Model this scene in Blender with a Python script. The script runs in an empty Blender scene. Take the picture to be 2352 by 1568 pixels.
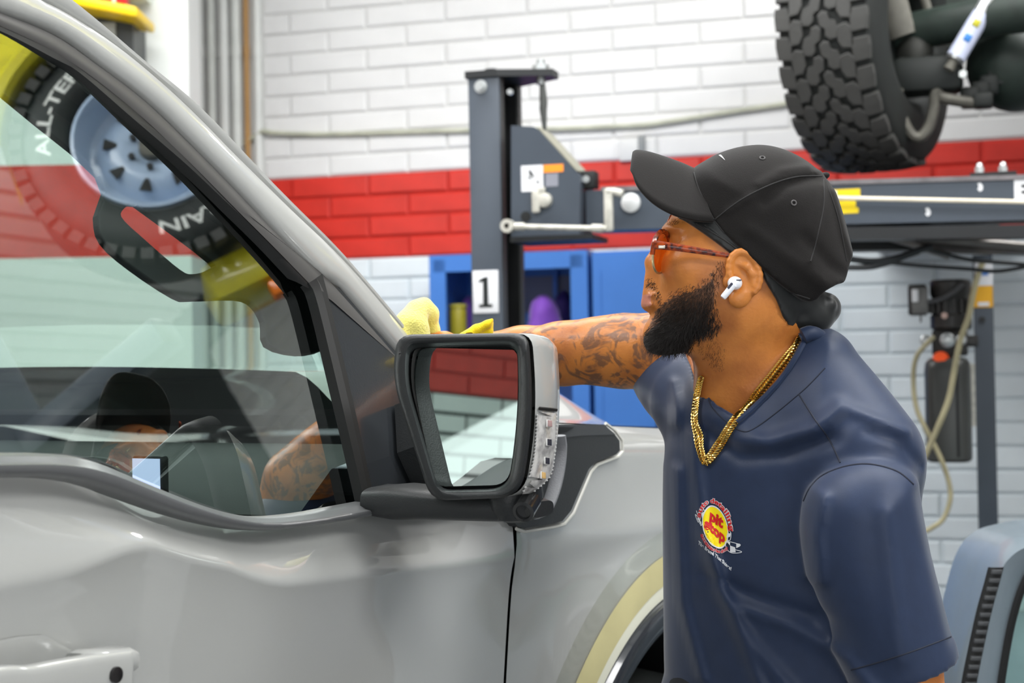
import bpy, bmesh, math, random
import numpy as np
from mathutils import Vector, Matrix
from mathutils.bvhtree import BVHTree

random.seed(7)
rng = np.random.default_rng(7)
SC = bpy.context.scene
COL = SC.collection
V = Vector
PI = math.pi

# ------------------------------------------------------------------ camera, world, lights, exposure
FPX, CX, CY = 3600.0, 1176.0, 784.0
CAM = V((0.0, 0.0, 1.5))
_p, _r = math.atan((840.0 - CY) / FPX), math.radians(1.0)
FW = V((0, math.cos(_p), math.sin(_p)))
_u0 = V((0, -math.sin(_p), math.cos(_p)))
RT = V((1, 0, 0)) * math.cos(_r) - _u0 * math.sin(_r)
UP = V((1, 0, 0)) * math.sin(_r) + _u0 * math.cos(_r)
cd = bpy.data.cameras.new('camera')
cam = bpy.data.objects.new('camera', cd)
COL.objects.link(cam)
cd.sensor_width = 36.0
cd.lens = FPX / 2352.0 * 36.0
cd.clip_start = 0.05
cam.matrix_world = Matrix(((RT.x, UP.x, -FW.x, CAM.x), (RT.y, UP.y, -FW.y, CAM.y), (RT.z, UP.z, -FW.z, CAM.z), (0, 0, 0, 1)))
cd.dof.use_dof = True
cd.dof.focus_distance = 2.12
cd.dof.aperture_fstop = 5.6
SC.camera = cam

w = bpy.data.worlds.new('world')
SC.world = w
w.use_nodes = True
w.node_tree.nodes['Background'].inputs[0].default_value = (0.92, 0.96, 1.0, 1)
w.node_tree.nodes['Background'].inputs[1].default_value = 0.5
SC.view_settings.view_transform = 'Standard'
SC.view_settings.look = 'None'
SC.view_settings.gamma = 1.0
SC.view_settings.use_curve_mapping = False
SC.view_settings.exposure = 0.0


def area(name, loc, target, sx, sy, power, col=(1, 1, 1)):
    l = bpy.data.lights.new(name, 'AREA')
    l.shape = 'RECTANGLE'
    l.size, l.size_y, l.energy, l.color = sx, sy, power, col
    o = bpy.data.objects.new(name, l)
    COL.objects.link(o)
    o.location = loc
    d = V(target) - V(loc)
    o.rotation_euler = d.to_track_quat('-Z', 'Y').to_euler()
    return o


# rows of ceiling strip lights, the open bay door behind the photographer
area('ceiling_strip_light', (-1.0, 4.7, 4.2), (-0.9, 5.4, 0), 3.4, 0.5, 122)
area('ceiling_strip_light', (2.4, 4.6, 4.2), (2.5, 5.4, 0.6), 0.5, 2.6, 145)
area('ceiling_strip_light', (0.9, 2.3, 4.2), (0.8, 2.3, 0), 0.7, 3.4, 125)
area('ceiling_strip_light', (-3.0, 1.6, 4.2), (-3.3, 1.6, 0), 0.6, 3.6, 120)
area('ceiling_strip_light', (3.6, -0.4, 4.2), (3.9, -0.4, 0), 0.6, 4.0, 260)
area('ceiling_fill_lamp', (1.0, 1.5, 3.7), (1.0, 1.5, 9), 5.0, 5.0, 130)  # unseen upward fill lamp added to brighten the ceiling that the paint reflects
area('bay_door_daylight', (0.2, -3.6, 2.0), (0.3, 3.0, 1.4), 4.6, 3.0, 95, (0.97, 0.99, 1.0))


# ------------------------------------------------------------------ pixel helpers (photo frame 2352 x 1568)
def ray(px, py):
    return FW + RT * ((px - CX) / FPX) + UP * ((CY - py) / FPX)


def P(px, py, d):
    return CAM + ray(px, py) * d


def on_plane(px, py, p0, n):
    r = ray(px, py)
    return CAM + r * ((p0 - CAM).dot(n) / r.dot(n))


def lin(c):
    return tuple((x / 12.92 if x <= 0.04045 else ((x + 0.055) / 1.055) ** 2.4) for x in (v / 255.0 for v in c))


# ------------------------------------------------------------------ materials
MATS = {}


def mat(name, rgb, rough=0.5, metal=0.0, spec=0.5, coat=0.0, noise=0.0, nscale=20.0, bump=0.0, bscale=60.0,
        emit=None, estr=0.0, sss=0.0, sheen=0.0, alpha=1.0, trans=0.0, ior=1.45, nrgb=None):
    if name in MATS:
        return MATS[name]
    m = bpy.data.materials.new(name)
    m.use_nodes = True
    nt = m.node_tree
    b = nt.nodes['Principled BSDF']
    c = lin(rgb) + (1,)
    b.inputs['Base Color'].default_value = c
    b.inputs['Roughness'].default_value = rough
    b.inputs['Metallic'].default_value = metal
    b.inputs['Specular IOR Level'].default_value = spec
    b.inputs['Coat Weight'].default_value = coat
    b.inputs['Coat Roughness'].default_value = 0.03
    b.inputs['IOR'].default_value = ior
    b.inputs['Transmission Weight'].default_value = trans
    if sss:
        b.inputs['Subsurface Weight'].default_value = sss
        b.inputs['Subsurface Radius'].default_value = (0.012, 0.005, 0.003)
        b.inputs['Subsurface Scale'].default_value = 0.5
    if sheen:
        b.inputs['Sheen Weight'].default_value = sheen
        b.inputs['Sheen Roughness'].default_value = 0.4
    if emit:
        b.inputs['Emission Color'].default_value = lin(emit) + (1,)
        b.inputs['Emission Strength'].default_value = estr
    tc = nt.nodes.new('ShaderNodeTexCoord')
    if noise:
        n = nt.nodes.new('ShaderNodeTexNoise')
        n.inputs['Scale'].default_value = nscale
        n.inputs['Detail'].default_value = 4
        nt.links.new(tc.outputs['Object'], n.inputs['Vector'])
        mx = nt.nodes.new('ShaderNodeMix')
        mx.data_type = 'RGBA'
        mx.inputs[6].default_value = c
        k = 1.0 - noise
        mx.inputs[7].default_value = (lin(nrgb) + (1,)) if nrgb else (c[0] * k, c[1] * k, c[2] * k, 1)
        rp = nt.nodes.new('ShaderNodeMapRange')
        rp.inputs[1].default_value, rp.inputs[2].default_value = 0.38, 0.66
        nt.links.new(n.outputs['Fac'], rp.inputs[0])
        nt.links.new(rp.outputs[0], mx.inputs[0])
        nt.links.new(mx.outputs[2], b.inputs['Base Color'])
    if bump:
        n2 = nt.nodes.new('ShaderNodeTexNoise')
        n2.inputs['Scale'].default_value = bscale
        n2.inputs['Detail'].default_value = 5
        nt.links.new(tc.outputs['Object'], n2.inputs['Vector'])
        bp = nt.nodes.new('ShaderNodeBump')
        bp.inputs['Strength'].default_value = bump
        bp.inputs['Distance'].default_value = 0.004
        nt.links.new(n2.outputs['Fac'], bp.inputs['Height'])
        nt.links.new(bp.outputs['Normal'], b.inputs['Normal'])
    MATS[name] = m
    return m


def glass_mat(name, tint, refl, rough=0.0):
    """thin sheet: tinted see-through mixed with a clear reflection that grows at glancing angles"""
    m = bpy.data.materials.new(name)
    m.use_nodes = True
    nt = m.node_tree
    nt.nodes.remove(nt.nodes['Principled BSDF'])
    tr = nt.nodes.new('ShaderNodeBsdfTransparent')
    tr.inputs[0].default_value = tint + (1,)
    gl = nt.nodes.new('ShaderNodeBsdfGlossy')
    gl.inputs['Color'].default_value = (0.95, 1.0, 0.98, 1)
    gl.inputs['Roughness'].default_value = rough
    lw = nt.nodes.new('ShaderNodeLayerWeight')
    lw.inputs['Blend'].default_value = 0.5
    pw = nt.nodes.new('ShaderNodeMath')
    pw.operation = 'POWER'
    pw.inputs[1].default_value = 4.0
    nt.links.new(lw.outputs['Facing'], pw.inputs[0])
    fr = nt.nodes.new('ShaderNodeMapRange')
    fr.inputs[3].default_value, fr.inputs[4].default_value = refl, 1.0
    nt.links.new(pw.outputs[0], fr.inputs[0])
    mx = nt.nodes.new('ShaderNodeMixShader')
    nt.links.new(fr.outputs[0], mx.inputs[0])
    nt.links.new(tr.outputs[0], mx.inputs[1])
    nt.links.new(gl.outputs[0], mx.inputs[2])
    nt.links.new(mx.outputs[0], nt.nodes['Material Output'].inputs[0])
    return m


# ------------------------------------------------------------------ object helpers
def tag(o, label=None, cat=None, group=None, kind=None):
    if label: o['label'] = label
    if cat: o['category'] = cat
    if group: o['group'] = group
    if kind: o['kind'] = kind
    return o


def thing(name, label, cat, loc, group=None, kind=None):
    o = bpy.data.objects.new(name, None)
    COL.objects.link(o)
    o.location = loc
    o.empty_display_size = 0.1
    return tag(o, label, cat, group, kind)


def adopt(o, parent):
    """parent o while keeping its world-space mesh"""
    if parent is not None:
        pm = Matrix.Identity(4)
        q = parent
        chain = []
        while q is not None:
            chain.append(q)
            q = q.parent
        for q in reversed(chain):
            pm = pm @ q.matrix_parent_inverse @ q.matrix_basis
        o.parent = parent
        o.matrix_parent_inverse = pm.inverted()
    return o


def mk(name, verts, faces, m, parent=None, smooth=True, label=None, sharp=None, mats=None, mi=None, kind=None):
    me = bpy.data.meshes.new(name)
    me.from_pydata([tuple(v) for v in verts], [], [tuple(f) for f in faces])
    if mats:
        for q in mats: me.materials.append(q)
        if mi is not None: me.polygons.foreach_set('material_index', mi)
    elif m: me.materials.append(m)
    if smooth:
        me.polygons.foreach_set('use_smooth', [True] * len(me.polygons))
        if sharp: me.set_sharp_from_angle(angle=math.radians(sharp))
    me.validate()
    me.update()
    o = bpy.data.objects.new(name, me)
    COL.objects.link(o)
    adopt(o, parent)
    if label: o['label'] = label
    if kind: o['kind'] = kind
    return o


class MB:
    def __init__(s): s.v, s.f = [], []

    def add(s, vs, fs):
        b = len(s.v)
        s.v += [V(v) for v in vs]
        s.f += [tuple(i + b for i in f) for f in fs]
        return s

    def box(s, o, ax, ay, az):
        """corner o and three edge vectors"""
        o, ax, ay, az = V(o), V(ax), V(ay), V(az)
        vs = [o, o + ax, o + ax + ay, o + ay, o + az, o + ax + az, o + ax + ay + az, o + ay + az]
        fs = [(0, 3, 2, 1), (4, 5, 6, 7), (0, 1, 5, 4), (1, 2, 6, 5), (2, 3, 7, 6), (3, 0, 4, 7)]
        if ax.cross(ay).dot(az) < 0: fs = [f[::-1] for f in fs]
        return s.add(vs, fs)

    def cbox(s, c, ax, ay, az, bev=0.0):
        """centre c, half-axis vectors; bev in metres chamfers all edges"""
        c, ax, ay, az = V(c), V(ax), V(ay), V(az)
        if bev <= 0: return s.box(c - ax - ay - az, ax * 2, ay * 2, az * 2)
        bm = bmesh.new()
        bmesh.ops.create_cube(bm, size=2)
        L = (ax.length, ay.length, az.length)
        for v in bm.verts: v.co = V((v.co.x * L[0], v.co.y * L[1], v.co.z * L[2]))
        bmesh.ops.bevel(bm, geom=bm.edges[:], offset=min(bev, min(L) * 0.9), segments=2, affect='EDGES', profile=0.5)
        X, Y, Z = ax.normalized(), ay.normalized(), az.normalized()
        vs = [c + X * v.co.x + Y * v.co.y + Z * v.co.z for v in bm.verts]
        bm.verts.index_update()
        fl = X.cross(Y).dot(Z) < 0
        fs = [tuple(v.index for v in (reversed(f.verts) if fl else f.verts)) for f in bm.faces]
        bm.free()
        return s.add(vs, fs)

    def prism(s, pts, ext):
        pts = [V(p) for p in pts]
        ext = V(ext)
        n = len(pts)
        nrm = V((0, 0, 0))
        for i in range(n): nrm += pts[i].cross(pts[(i + 1) % n])
        if nrm.dot(ext) > 0: pts = pts[::-1]
        vs = pts + [p + ext for p in pts]
        fs = [tuple(range(n)), tuple(range(2 * n - 1, n - 1, -1))]
        fs += [(i, i + n, (i + 1) % n + n, (i + 1) % n) for i in range(n)]
        return s.add(vs, fs)

    def tube(s, path, r, n=10, closed=False, cap=True, flat=1.0, upv=None):
        path = [V(p) for p in path]
        m = len(path)
        rs = r if hasattr(r, '__len__') else [r] * m
        vs, fs = [], []
        prev = None
        for i, p in enumerate(path):
            if closed: t = path[(i + 1) % m] - path[i - 1]
            else: t = path[min(i + 1, m - 1)] - path[max(i - 1, 0)]
            t = t.normalized()
            if upv is not None: a = (V(upv) - t * t.dot(V(upv))).normalized()
            elif prev is None:
                q = V((0, 0, 1)) if abs(t.z) < 0.9 else V((1, 0, 0))
                a = (q - t * t.dot(q)).normalized()
            else: a = (prev - t * t.dot(prev)).normalized()
            prev = a
            b = t.cross(a)
            for k in range(n):
                an = 2 * PI * k / n
                vs.append(p + a * (math.cos(an) * rs[i] * flat) + b * (math.sin(an) * rs[i]))
        for i in range(m if closed else m - 1):
            j = (i + 1) % m
            for k in range(n):
                k2 = (k + 1) % n
                fs.append((i * n + k, i * n + k2, j * n + k2, j * n + k))
        if cap and not closed:
            fs.append(tuple(range(n - 1, -1, -1)))
            fs.append(tuple(range((m - 1) * n, m * n)))
        return s.add(vs, fs)

    def cyl(s, a, b, r, n=20, r2=None):
        return s.tube([a, b], [r, r if r2 is None else r2], n)

    def lathe(s, c, axis, prof, n=32):
        """prof: (t along axis, radius) pairs"""
        c, ax = V(c), V(axis).normalized()
        q = V((0, 0, 1)) if abs(ax.z) < 0.9 else V((1, 0, 0))
        a = (q - ax * ax.dot(q)).normalized()
        b = ax.cross(a)
        vs, fs = [], []
        m = len(prof)
        for t, r in prof:
            for k in range(n):
                an = 2 * PI * k / n
                vs.append(c + ax * t + (a * math.cos(an) + b * math.sin(an)) * r)
        for i in range(m - 1):
            for k in range(n):
                k2 = (k + 1) % n
                fs.append((i * n + k, i * n + k2, (i + 1) * n + k2, (i + 1) * n + k))
        return s.add(vs, fs)

    def grid(s, rows, flip=False):
        m, n = len(rows), len(rows[0])
        vs = [p for r in rows for p in r]
        fs = []
        for i in range(m - 1):
            for j in range(n - 1):
                f = (i * n + j, i * n + j + 1, (i + 1) * n + j + 1, (i + 1) * n + j)
                fs.append(f[::-1] if flip else f)
        return s.add(vs, fs)

    def loft(s, rings, cap0=True, cap1=True):
        m, n = len(rings), len(rings[0])
        vs = [p for r in rings for p in r]
        fs = []
        for i in range(m - 1):
            for k in range(n):
                k2 = (k + 1) % n
                fs.append((i * n + k, i * n + k2, (i + 1) * n + k2, (i + 1) * n + k))
        if cap0: fs.append(tuple(range(n - 1, -1, -1)))
        if cap1: fs.append(tuple(range((m - 1) * n, m * n)))
        return s.add(vs, fs)

    def ball(s, c, r, n=12, m=8, axes=None):
        c = V(c)
        rr = r if hasattr(r, '__len__') else (r, r, r)
        A = axes or (V((1, 0, 0)), V((0, 1, 0)), V((0, 0, 1)))
        vs, fs = [], []
        for i in range(m + 1):
            th = PI * (i + 0.001) / (m + 0.002)
            for k in range(n):
                ph = 2 * PI * k / n
                vs.append(c + A[0] * (rr[0] * math.sin(th) * math.cos(ph)) + A[1] * (rr[1] * math.sin(th) * math.sin(ph)) + A[2] * (rr[2] * math.cos(th)))
        for i in range(m):
            for k in range(n):
                k2 = (k + 1) % n
                fs.append((i * n + k, (i + 1) * n + k, (i + 1) * n + k2, i * n + k2))
        return s.add(vs, fs)

    def build(s, name, m, parent=None, smooth=True, sharp=35, label=None, kind=None):
        return mk(name, s.v, s.f, m, parent, smooth, label, sharp, kind=kind)


def smooth_path(pts, k=8, closed=False):
    """Catmull-Rom through 3D or 2D points"""
    p = [np.array(q, float) for q in pts]
    n = len(p)
    out = []
    for i in range(n if closed else n - 1):
        if closed: a, b, c, d = p[i - 1], p[i], p[(i + 1) % n], p[(i + 2) % n]
        else: a, b, c, d = p[max(i - 1, 0)], p[i], p[i + 1], p[min(i + 2, n - 1)]
        for j in range(k):
            t = j / k
            out.append(0.5 * ((2 * b) + (-a + c) * t + (2 * a - 5 * b + 4 * c - d) * t * t + (-a + 3 * b - 3 * c + d) * t ** 3))
    if not closed: out.append(p[-1])
    return [V(q) if len(q) == 3 else tuple(q) for q in out]


def resample(pts, n):
    p = np.array([tuple(q) for q in pts], float)
    s = np.r_[0, np.cumsum(np.linalg.norm(np.diff(p, axis=0), axis=1))]
    t = np.linspace(0, s[-1], n)
    return [V([np.interp(x, s, p[:, k]) for k in range(p.shape[1])]) for x in t]


def bolt(mb, c, n, r=0.012, h=0.008):
    n = V(n).normalized()
    mb.tube([V(c), V(c) + n * h], r, 6)
    return mb


def text_mesh(txt, size=1.0, bold=0.0, shear=0.0):
    cu = bpy.data.curves.new('t', 'FONT')
    cu.body = txt
    cu.size = size
    cu.offset = bold
    cu.shear = shear
    cu.align_x, cu.align_y = 'CENTER', 'CENTER'
    o = bpy.data.objects.new('t', cu)
    COL.objects.link(o)
    dg = bpy.context.evaluated_depsgraph_get()
    me = bpy.data.meshes.new_from_object(o.evaluated_get(dg))
    vs = [v.co.copy() for v in me.vertices]
    fs = [tuple(p.vertices) for p in me.polygons]
    bpy.data.objects.remove(o)
    bpy.data.curves.remove(cu)
    bpy.data.meshes.remove(me)
    return vs, fs


def bvh_of(o):
    me = o.data
    return BVHTree.FromPolygons([o.matrix_parent_inverse @ v.co if False else v.co for v in me.vertices], [tuple(p.vertices) for p in me.polygons])


def on_surf(bv, px, py, off=0.0, dflt=None):
    """first hit of the sight line on a built surface, lifted off along its normal"""
    r = ray(px, py).normalized()
    loc, nrm, idx, dist = bv.ray_cast(CAM, r)
    if loc is None:
        return P(px, py, dflt) if dflt else None
    if nrm.dot(r) > 0: nrm = -nrm
    return loc + nrm * off
# ------------------------------------------------------------------ the room
ZV = V((0, 0, 1))
TH = math.atan(0.3)
WA = V((math.cos(TH), -math.sin(TH), 0))       # along the brick wall, to the right and nearer
WN = V((-math.sin(TH), -math.cos(TH), 0))      # out of the brick wall
WP = V((0, 7.38, 0))


def WB(q, h, out=0.0): return WP + WA * q + ZV * h + WN * out


def wb_of(px, py, out=0.0):
    p = on_plane(px, py, WP + WN * out, WN) - WP
    return p.dot(WA), p.z


M_white = mat('white_wall_paint', (230, 230, 229), 0.55, noise=0.05, nscale=6)
M_red = mat('red_wall_paint', (214, 52, 40), 0.42, noise=0.14, nscale=9)
M_grey = mat('grey_wall_paint', (226, 235, 239), 0.5, noise=0.06, nscale=6)
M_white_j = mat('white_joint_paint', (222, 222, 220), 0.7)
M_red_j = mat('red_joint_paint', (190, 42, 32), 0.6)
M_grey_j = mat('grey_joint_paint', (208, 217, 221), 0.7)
M_floor = mat('grey_concrete_floor', (128, 130, 132), 0.35, noise=0.2, nscale=3, bump=0.1)
M_ceil = mat('white_ceiling_paint', (205, 207, 206), 0.7, noise=0.04, nscale=5)

CH = 0.1016
H0 = wb_of(1077, 388)[1]
HR = H0 - 4 * CH
QJ = wb_of(1407, 142)[0]
HTOP = 4.4
b = MB().box((-6, -6, -0.1), (16, 0, 0), (0, 17, 0), (0, 0, 0.1))
tag(b.build('floor', M_floor, smooth=False), kind='structure')
# slatted ceiling: white boards with dark gaps running along the bay
b = MB()
b.box((-6, -6, HTOP), (16, 0, 0), (0, 17, 0), (0, 0, 0.1))
nb = len(b.f)
_tu, _tn = V((.5, .8660254, 0)), V((.8660254, -.5, 0))
for i in range(-22, 46):
    b.box(V((0, 2.45, HTOP - .03)) + _tn * (-.6 + i * .14) - _tu * 4.6, _tn * .105, _tu * 9.6, V((0, 0, .029)))
M_cback = mat('dark_ceiling_gap', (70, 72, 72), .8)
tag(mk('ceiling', b.v, b.f, None, smooth=False, mats=[M_ceil, M_cback], mi=[1 if k < nb else 0 for k in range(len(b.f))]), kind='structure')

QL, QR = wb_of(613, 500)[0], 6.2
b = MB()
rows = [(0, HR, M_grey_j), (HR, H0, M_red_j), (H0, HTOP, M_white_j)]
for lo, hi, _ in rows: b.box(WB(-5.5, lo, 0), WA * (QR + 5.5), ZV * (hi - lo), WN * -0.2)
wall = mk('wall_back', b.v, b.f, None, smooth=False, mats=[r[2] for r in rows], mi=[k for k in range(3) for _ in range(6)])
tag(wall, kind='structure')


def brick_mesh(name, m, L=0.4064, seed=0):
    rr = random.Random(seed)
    l, h, d = L / 2 - 0.004, CH / 2 - 0.0035, 0.011
    c = 0.008
    vs = []
    for (x, z) in ((-l, -h), (l, -h), (l, h), (-l, h)): vs.append((x, 0, z))
    for (x, z) in ((-l, -h), (l, -h), (l, h), (-l, h)): vs.append((x, d - 0.006, z))
    for (x, z) in ((-l + c, -h + c), (l - c, -h + c), (l - c, h - c), (-l + c, h - c)): vs.append((x + rr.uniform(-.002, .002), d + rr.uniform(-.002, .002), z + rr.uniform(-.0015, .0015)))
    fs = [(8, 11, 10, 9)]
    for k in range(4):
        k2 = (k + 1) % 4
        fs += [(k, 4 + k, 4 + k2, k2), (4 + k, 8 + k, 8 + k2, 4 + k2)]
    me = bpy.data.meshes.new(name)
    me.from_pydata(vs, [], fs)
    me.materials.append(m)
    return me


BR = {k: [brick_mesh('brick_' + k, m, seed=i) for i in range(3)] for k, m in (('white', M_white), ('red', M_red), ('grey', M_grey))}
MW = Matrix(((WA.x, WN.x, 0, 0), (WA.y, WN.y, 0, 0), (0, 0, 1, 0), (0, 0, 0, 1)))


def to_px(p):
    q = V(p) - CAM
    d = q.dot(FW)
    return CX + FPX * q.dot(RT) / d, CY - FPX * q.dot(UP) / d


def rough_hidden(x, y):
    if y > 0.99 * x + 10 and x < 925: return True
    if x < 925 and y > 730: return True
    if y > 1000 and x < 2080: return True
    if 1500 < x < 1900 and y > 420: return True
    return False


cand = []
c0 = -int(HR / CH + 1)
k = 0
for j in range(-40, 60):
    h = HR + (j + 0.5) * CH
    if h < 0 or h > HTOP: continue
    for i in range(-40, 40):
        q = QJ + (i + (0.5 if j % 2 == 0 else 0.0)) * 0.4064 + 0.2032
        q0, q1 = max(q - 0.2032, QL), min(q + 0.2032, QR)
        if q1 - q0 < 0.08: continue
        px, py = to_px(WB((q0 + q1) / 2, h))
        vis = (-120 < px < 2470) and (-30 < py < 1600) and not rough_hidden(px, py)
        kind = 'red' if 0 <= j < 4 else ('white' if j >= 4 else 'grey')
        cand.append((vis, (q0 + q1) / 2, h, (q1 - q0) / 0.4064, kind))
nvis = 0
rest = {'white': MB(), 'red': MB(), 'grey': MB()}
for vis, q, h, sx, kind in cand:
    me = random.choice(BR[kind])
    M = Matrix.Translation(WB(q, h, random.uniform(-0.0015, 0.0015))) @ MW @ Matrix.Rotation(random.uniform(-.003, .003), 4, 'Y') @ Matrix.Diagonal((sx, 1, 1, 1))
    if vis and nvis < 300:
        nvis += 1
        o = bpy.data.objects.new('brick', me)
        COL.objects.link(o)
        o.parent = wall
        o.matrix_basis = M
    else:
        rest[kind].add([M @ v.co for v in me.vertices], [tuple(p.vertices) for p in me.polygons])
bb = MB()
mi = []
for k, kk in enumerate(('white', 'red', 'grey')):
    bb.add(rest[kk].v, rest[kk].f)
    mi += [k] * len(rest[kk].f)
mk('brickwork', bb.v, bb.f, None, wall, smooth=False, mats=[M_white, M_red, M_grey], mi=mi, kind='stuff')
print('bricks', nvis, len(cand))

# smooth white return wall with the red band running on across it (seen through the cab)
YR = 6.7
hb1, hb0 = P(110, 378, YR / FW.y).z, P(110, 592, YR / FW.y).z
xr = P(432, 200, YR / FW.y).x
b = MB()
mi = []
for k, (lo, hi) in enumerate(((0, hb0), (hb0, hb1), (hb1, HTOP))):
    b.box((-5.2, YR, lo), (xr + 5.2, 0, 0), (0, 0.25, 0), (0, 0, hi - lo))
    mi += [k] * 6
M_whs = mat('white_smooth_wall_paint', (226, 230, 226), 0.5, noise=0.03, nscale=3)
tag(mk('wall_front', b.v, b.f, None, smooth=False, mats=[M_whs, M_red, M_whs], mi=mi), kind='structure')


def brick_wall(name, p0, along, out, length, band=True):
    """side walls that are only seen in reflections or through glass: painted brick, one joined course mesh"""
    b, mi = MB(), []
    for k, (lo, hi) in enumerate(((0, hb0), (hb0, hb1), (hb1, HTOP)) if band else ((0, HTOP),)):
        b.box(V(p0) + ZV * lo, along * length, ZV * (hi - lo), out * -0.2)
        mi += [k + 3] * 6
    CHs = (hb1 - hb0) / 4
    rows_n = int(HTOP / CHs)
    ph = hb0 - int(hb0 / CHs) * CHs
    for j in range(-1, rows_n + 1):
        z0 = ph + j * CHs
        z1 = z0 + CHs
        z0, z1 = max(z0, 0), min(z1, HTOP)
        if z1 - z0 < 0.04: continue
        zm = (z0 + z1) / 2
        kk = 1 if band and hb0 < zm < hb1 else (2 if zm < hb0 else 0)
        n = int(length / 0.4064)
        for i in range(-1, n + 1):
            a0 = (i + (0.5 if j % 2 else 0)) * 0.4064
            a1 = min(a0 + 0.4064, length)
            a0 = max(a0, 0)
            if a1 - a0 < 0.05: continue
            g_ = .009 if band else .026
            b.box(V(p0) + along * (a0 + 0.008) + ZV * (z0 + g_), along * (a1 - a0 - 0.016), ZV * (z1 - z0 - 2 * g_), out * 0.012)
            mi += [kk] * 6
    o = mk(name, b.v, b.f, None, smooth=False, mats=[M_white, M_red, M_white, M_drk_j, M_red_j, M_drk_j], mi=mi)
    return tag(o, kind='structure')


M_drk_j = mat('dark_block_joint', (44, 46, 46), 0.8)
brick_wall('wall_left', (-5.0, -4.5, 0), V((0, 1, 0)), V((1, 0, 0)), 11.2)
_tu, _tn = V((.5, .8660254, 0)), V((.8660254, -.5, 0))
brick_wall('wall_right', V((0, 2.45, 0)) + _tn * 5.5 - _tu * 5.0, _tu, -_tn, 11.0, False)

# ---- vertical conduits in the corner
pipes = [(456, 13, (214, 216, 212), 'white conduit pipe in the corner, farthest left of the row'),
         (486, 9, (205, 208, 202), 'slim off-white conduit pipe, second in the corner row'),
         (515, 11, (220, 222, 218), 'white conduit pipe, third in the corner row'),
         (543, 11, (216, 219, 214), 'white conduit pipe beside the tan pipe'),
         (567, 7, (176, 134, 78), 'tan brown vertical pipe in the wall corner'),
         (592, 10, (222, 224, 220), 'white conduit pipe nearest the brick wall corner')]
for px, hw, c, lab in pipes:
    d = 7.75
    p = P(px, 200, d)
    r = hw / FPX * d
    mb = MB().cyl((p.x, p.y, 0), (p.x, p.y, HTOP), r, 16)
    for h in (2.05, 3.05): mb.lathe((p.x, p.y, h), ZV, [(0, r), (0, r * 1.12), (0.05, r * 1.12), (0.05, r)], 16)
    o = mb.build('conduit_pipe', mat('pipe_%d' % px, c, 0.45, noise=0.08, nscale=8))
    tag(o, lab, 'pipe', 'vertical pipes in the wall corner')
# grey strip coloured dark as the shade in the recess behind the pipes
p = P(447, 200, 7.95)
tag(MB().box((p.x, p.y, 0), (0.34, 0.02, 0), (0, 0.02, 0), (0, 0, HTOP)).build('recess_shade', mat('recess_shade_grey', (120, 122, 122), 0.8), smooth=False), kind='structure')

# ---- hose along the wall, wall bracket
pts = []
for px, py in ((560, 330), (600, 303), (625, 305), (700, 308), (800, 307), (900, 304), (1000, 301), (1100, 299), (1280, 296), (1400, 291), (1480, 287), (1560, 276), (1660, 260), (1760, 245), (1860, 232), (2000, 226)):
    q, h = wb_of(px, py, 0.03)
    pts.append(WB(q, h, 0.03))
o = MB().tube(smooth_path(pts, 4), 0.0115, 10).build('wall_hose', mat('cream_hose', (196, 198, 178), 0.5, noise=0.2, nscale=12))
tag(o, 'cream hose sagging along the white brick wall above the red band', 'hose')
q, h = wb_of(1474, 340, 0.03)
t = thing('wall_bracket', 'small grey bracket with a white box below the cream wall hose', 'bracket', WB(q, h))
MB().cbox(WB(q, h, 0.025), WA * 0.014, WN * 0.018, ZV * 0.055, 0.004).build('bracket_bar', mat('grey_bracket', (138, 142, 144), 0.5, noise=0.1), t)
MB().cbox(WB(q - 0.06, h - 0.005, 0.022), WA * 0.045, WN * 0.014, ZV * 0.05, 0.004).build('box', mat('bracket_white', (220, 221, 220), 0.5, noise=0.05), t)

# ---- dark dispenser with the yellow ledge, hung on the return wall
d = 6.45
t = thing('wall_cabinet', 'dark framed wall cabinet with a yellow ledge, partly behind the truck roof', 'cabinet', P(250, 150, d))
M_dk = mat('charcoal_paint', (66, 70, 70), 0.45, noise=0.1)
x0, x1 = P(150, 60, d), P(303, 60, d)
zt, zb = P(250, 38, d).z, P(250, 175, d).z
X = V((1, 0, 0)); Y = V((0, 1, 0))
MB().box((x0.x, d, zb), X * (x1.x - x0.x), Y * 0.22, ZV * (zt - zb)).build('body', M_dk, t)
a, c = P(222, 50, d - .01), P(264, 170, d - .01)
MB().box((a.x, d - .012, c.z), X * (c.x - a.x), Y * 0.012, ZV * (a.z - c.z)).build('window', mat('pale_panel', (176, 180, 176), 0.3, noise=0.06), t)
l0, l1 = P(165, 2, d - .12), P(320, 32, d - .12)
MB().cbox((l0 + l1) / 2 + V((0, .12, -0.0)), (l1 - l0) / 2, Y * 0.16, ZV * 0.022, 0.012).build('ledge', mat('yellow_paint', (246, 208, 4), 0.4, noise=0.06), t)
MB().box((P(150, 0, d).x, d + .02, P(200, -8, d).z + .02), X * .3, Y * .2, ZV * .5).build('back_panel', mat('pale_green_panel', (226, 232, 218), 0.5, noise=0.03), t)
tr = thing('red_box', 'red box standing on the yellow cabinet ledge', 'box', P(250, 8, d))
a, c = P(218, -140, d - .05), P(286, 8, d - .05)
MB().cbox(((a.x + c.x) / 2, d - .02, (a.z + c.z) / 2), X * ((c.x - a.x) / 2), Y * .035, ZV * ((a.z - c.z) / 2), .006).build('carton', mat('red_box_card', (196, 12, 18), 0.45, noise=0.08), tr)
a, c = P(252, -140, d - .06), P(262, 6, d - .06)
MB().box((a.x, d - .059, c.z), X * (c.x - a.x), Y * .003, ZV * (a.z - c.z)).build('stripe', mat('box_stripe', (228, 214, 206), 0.5), tr)

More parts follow.
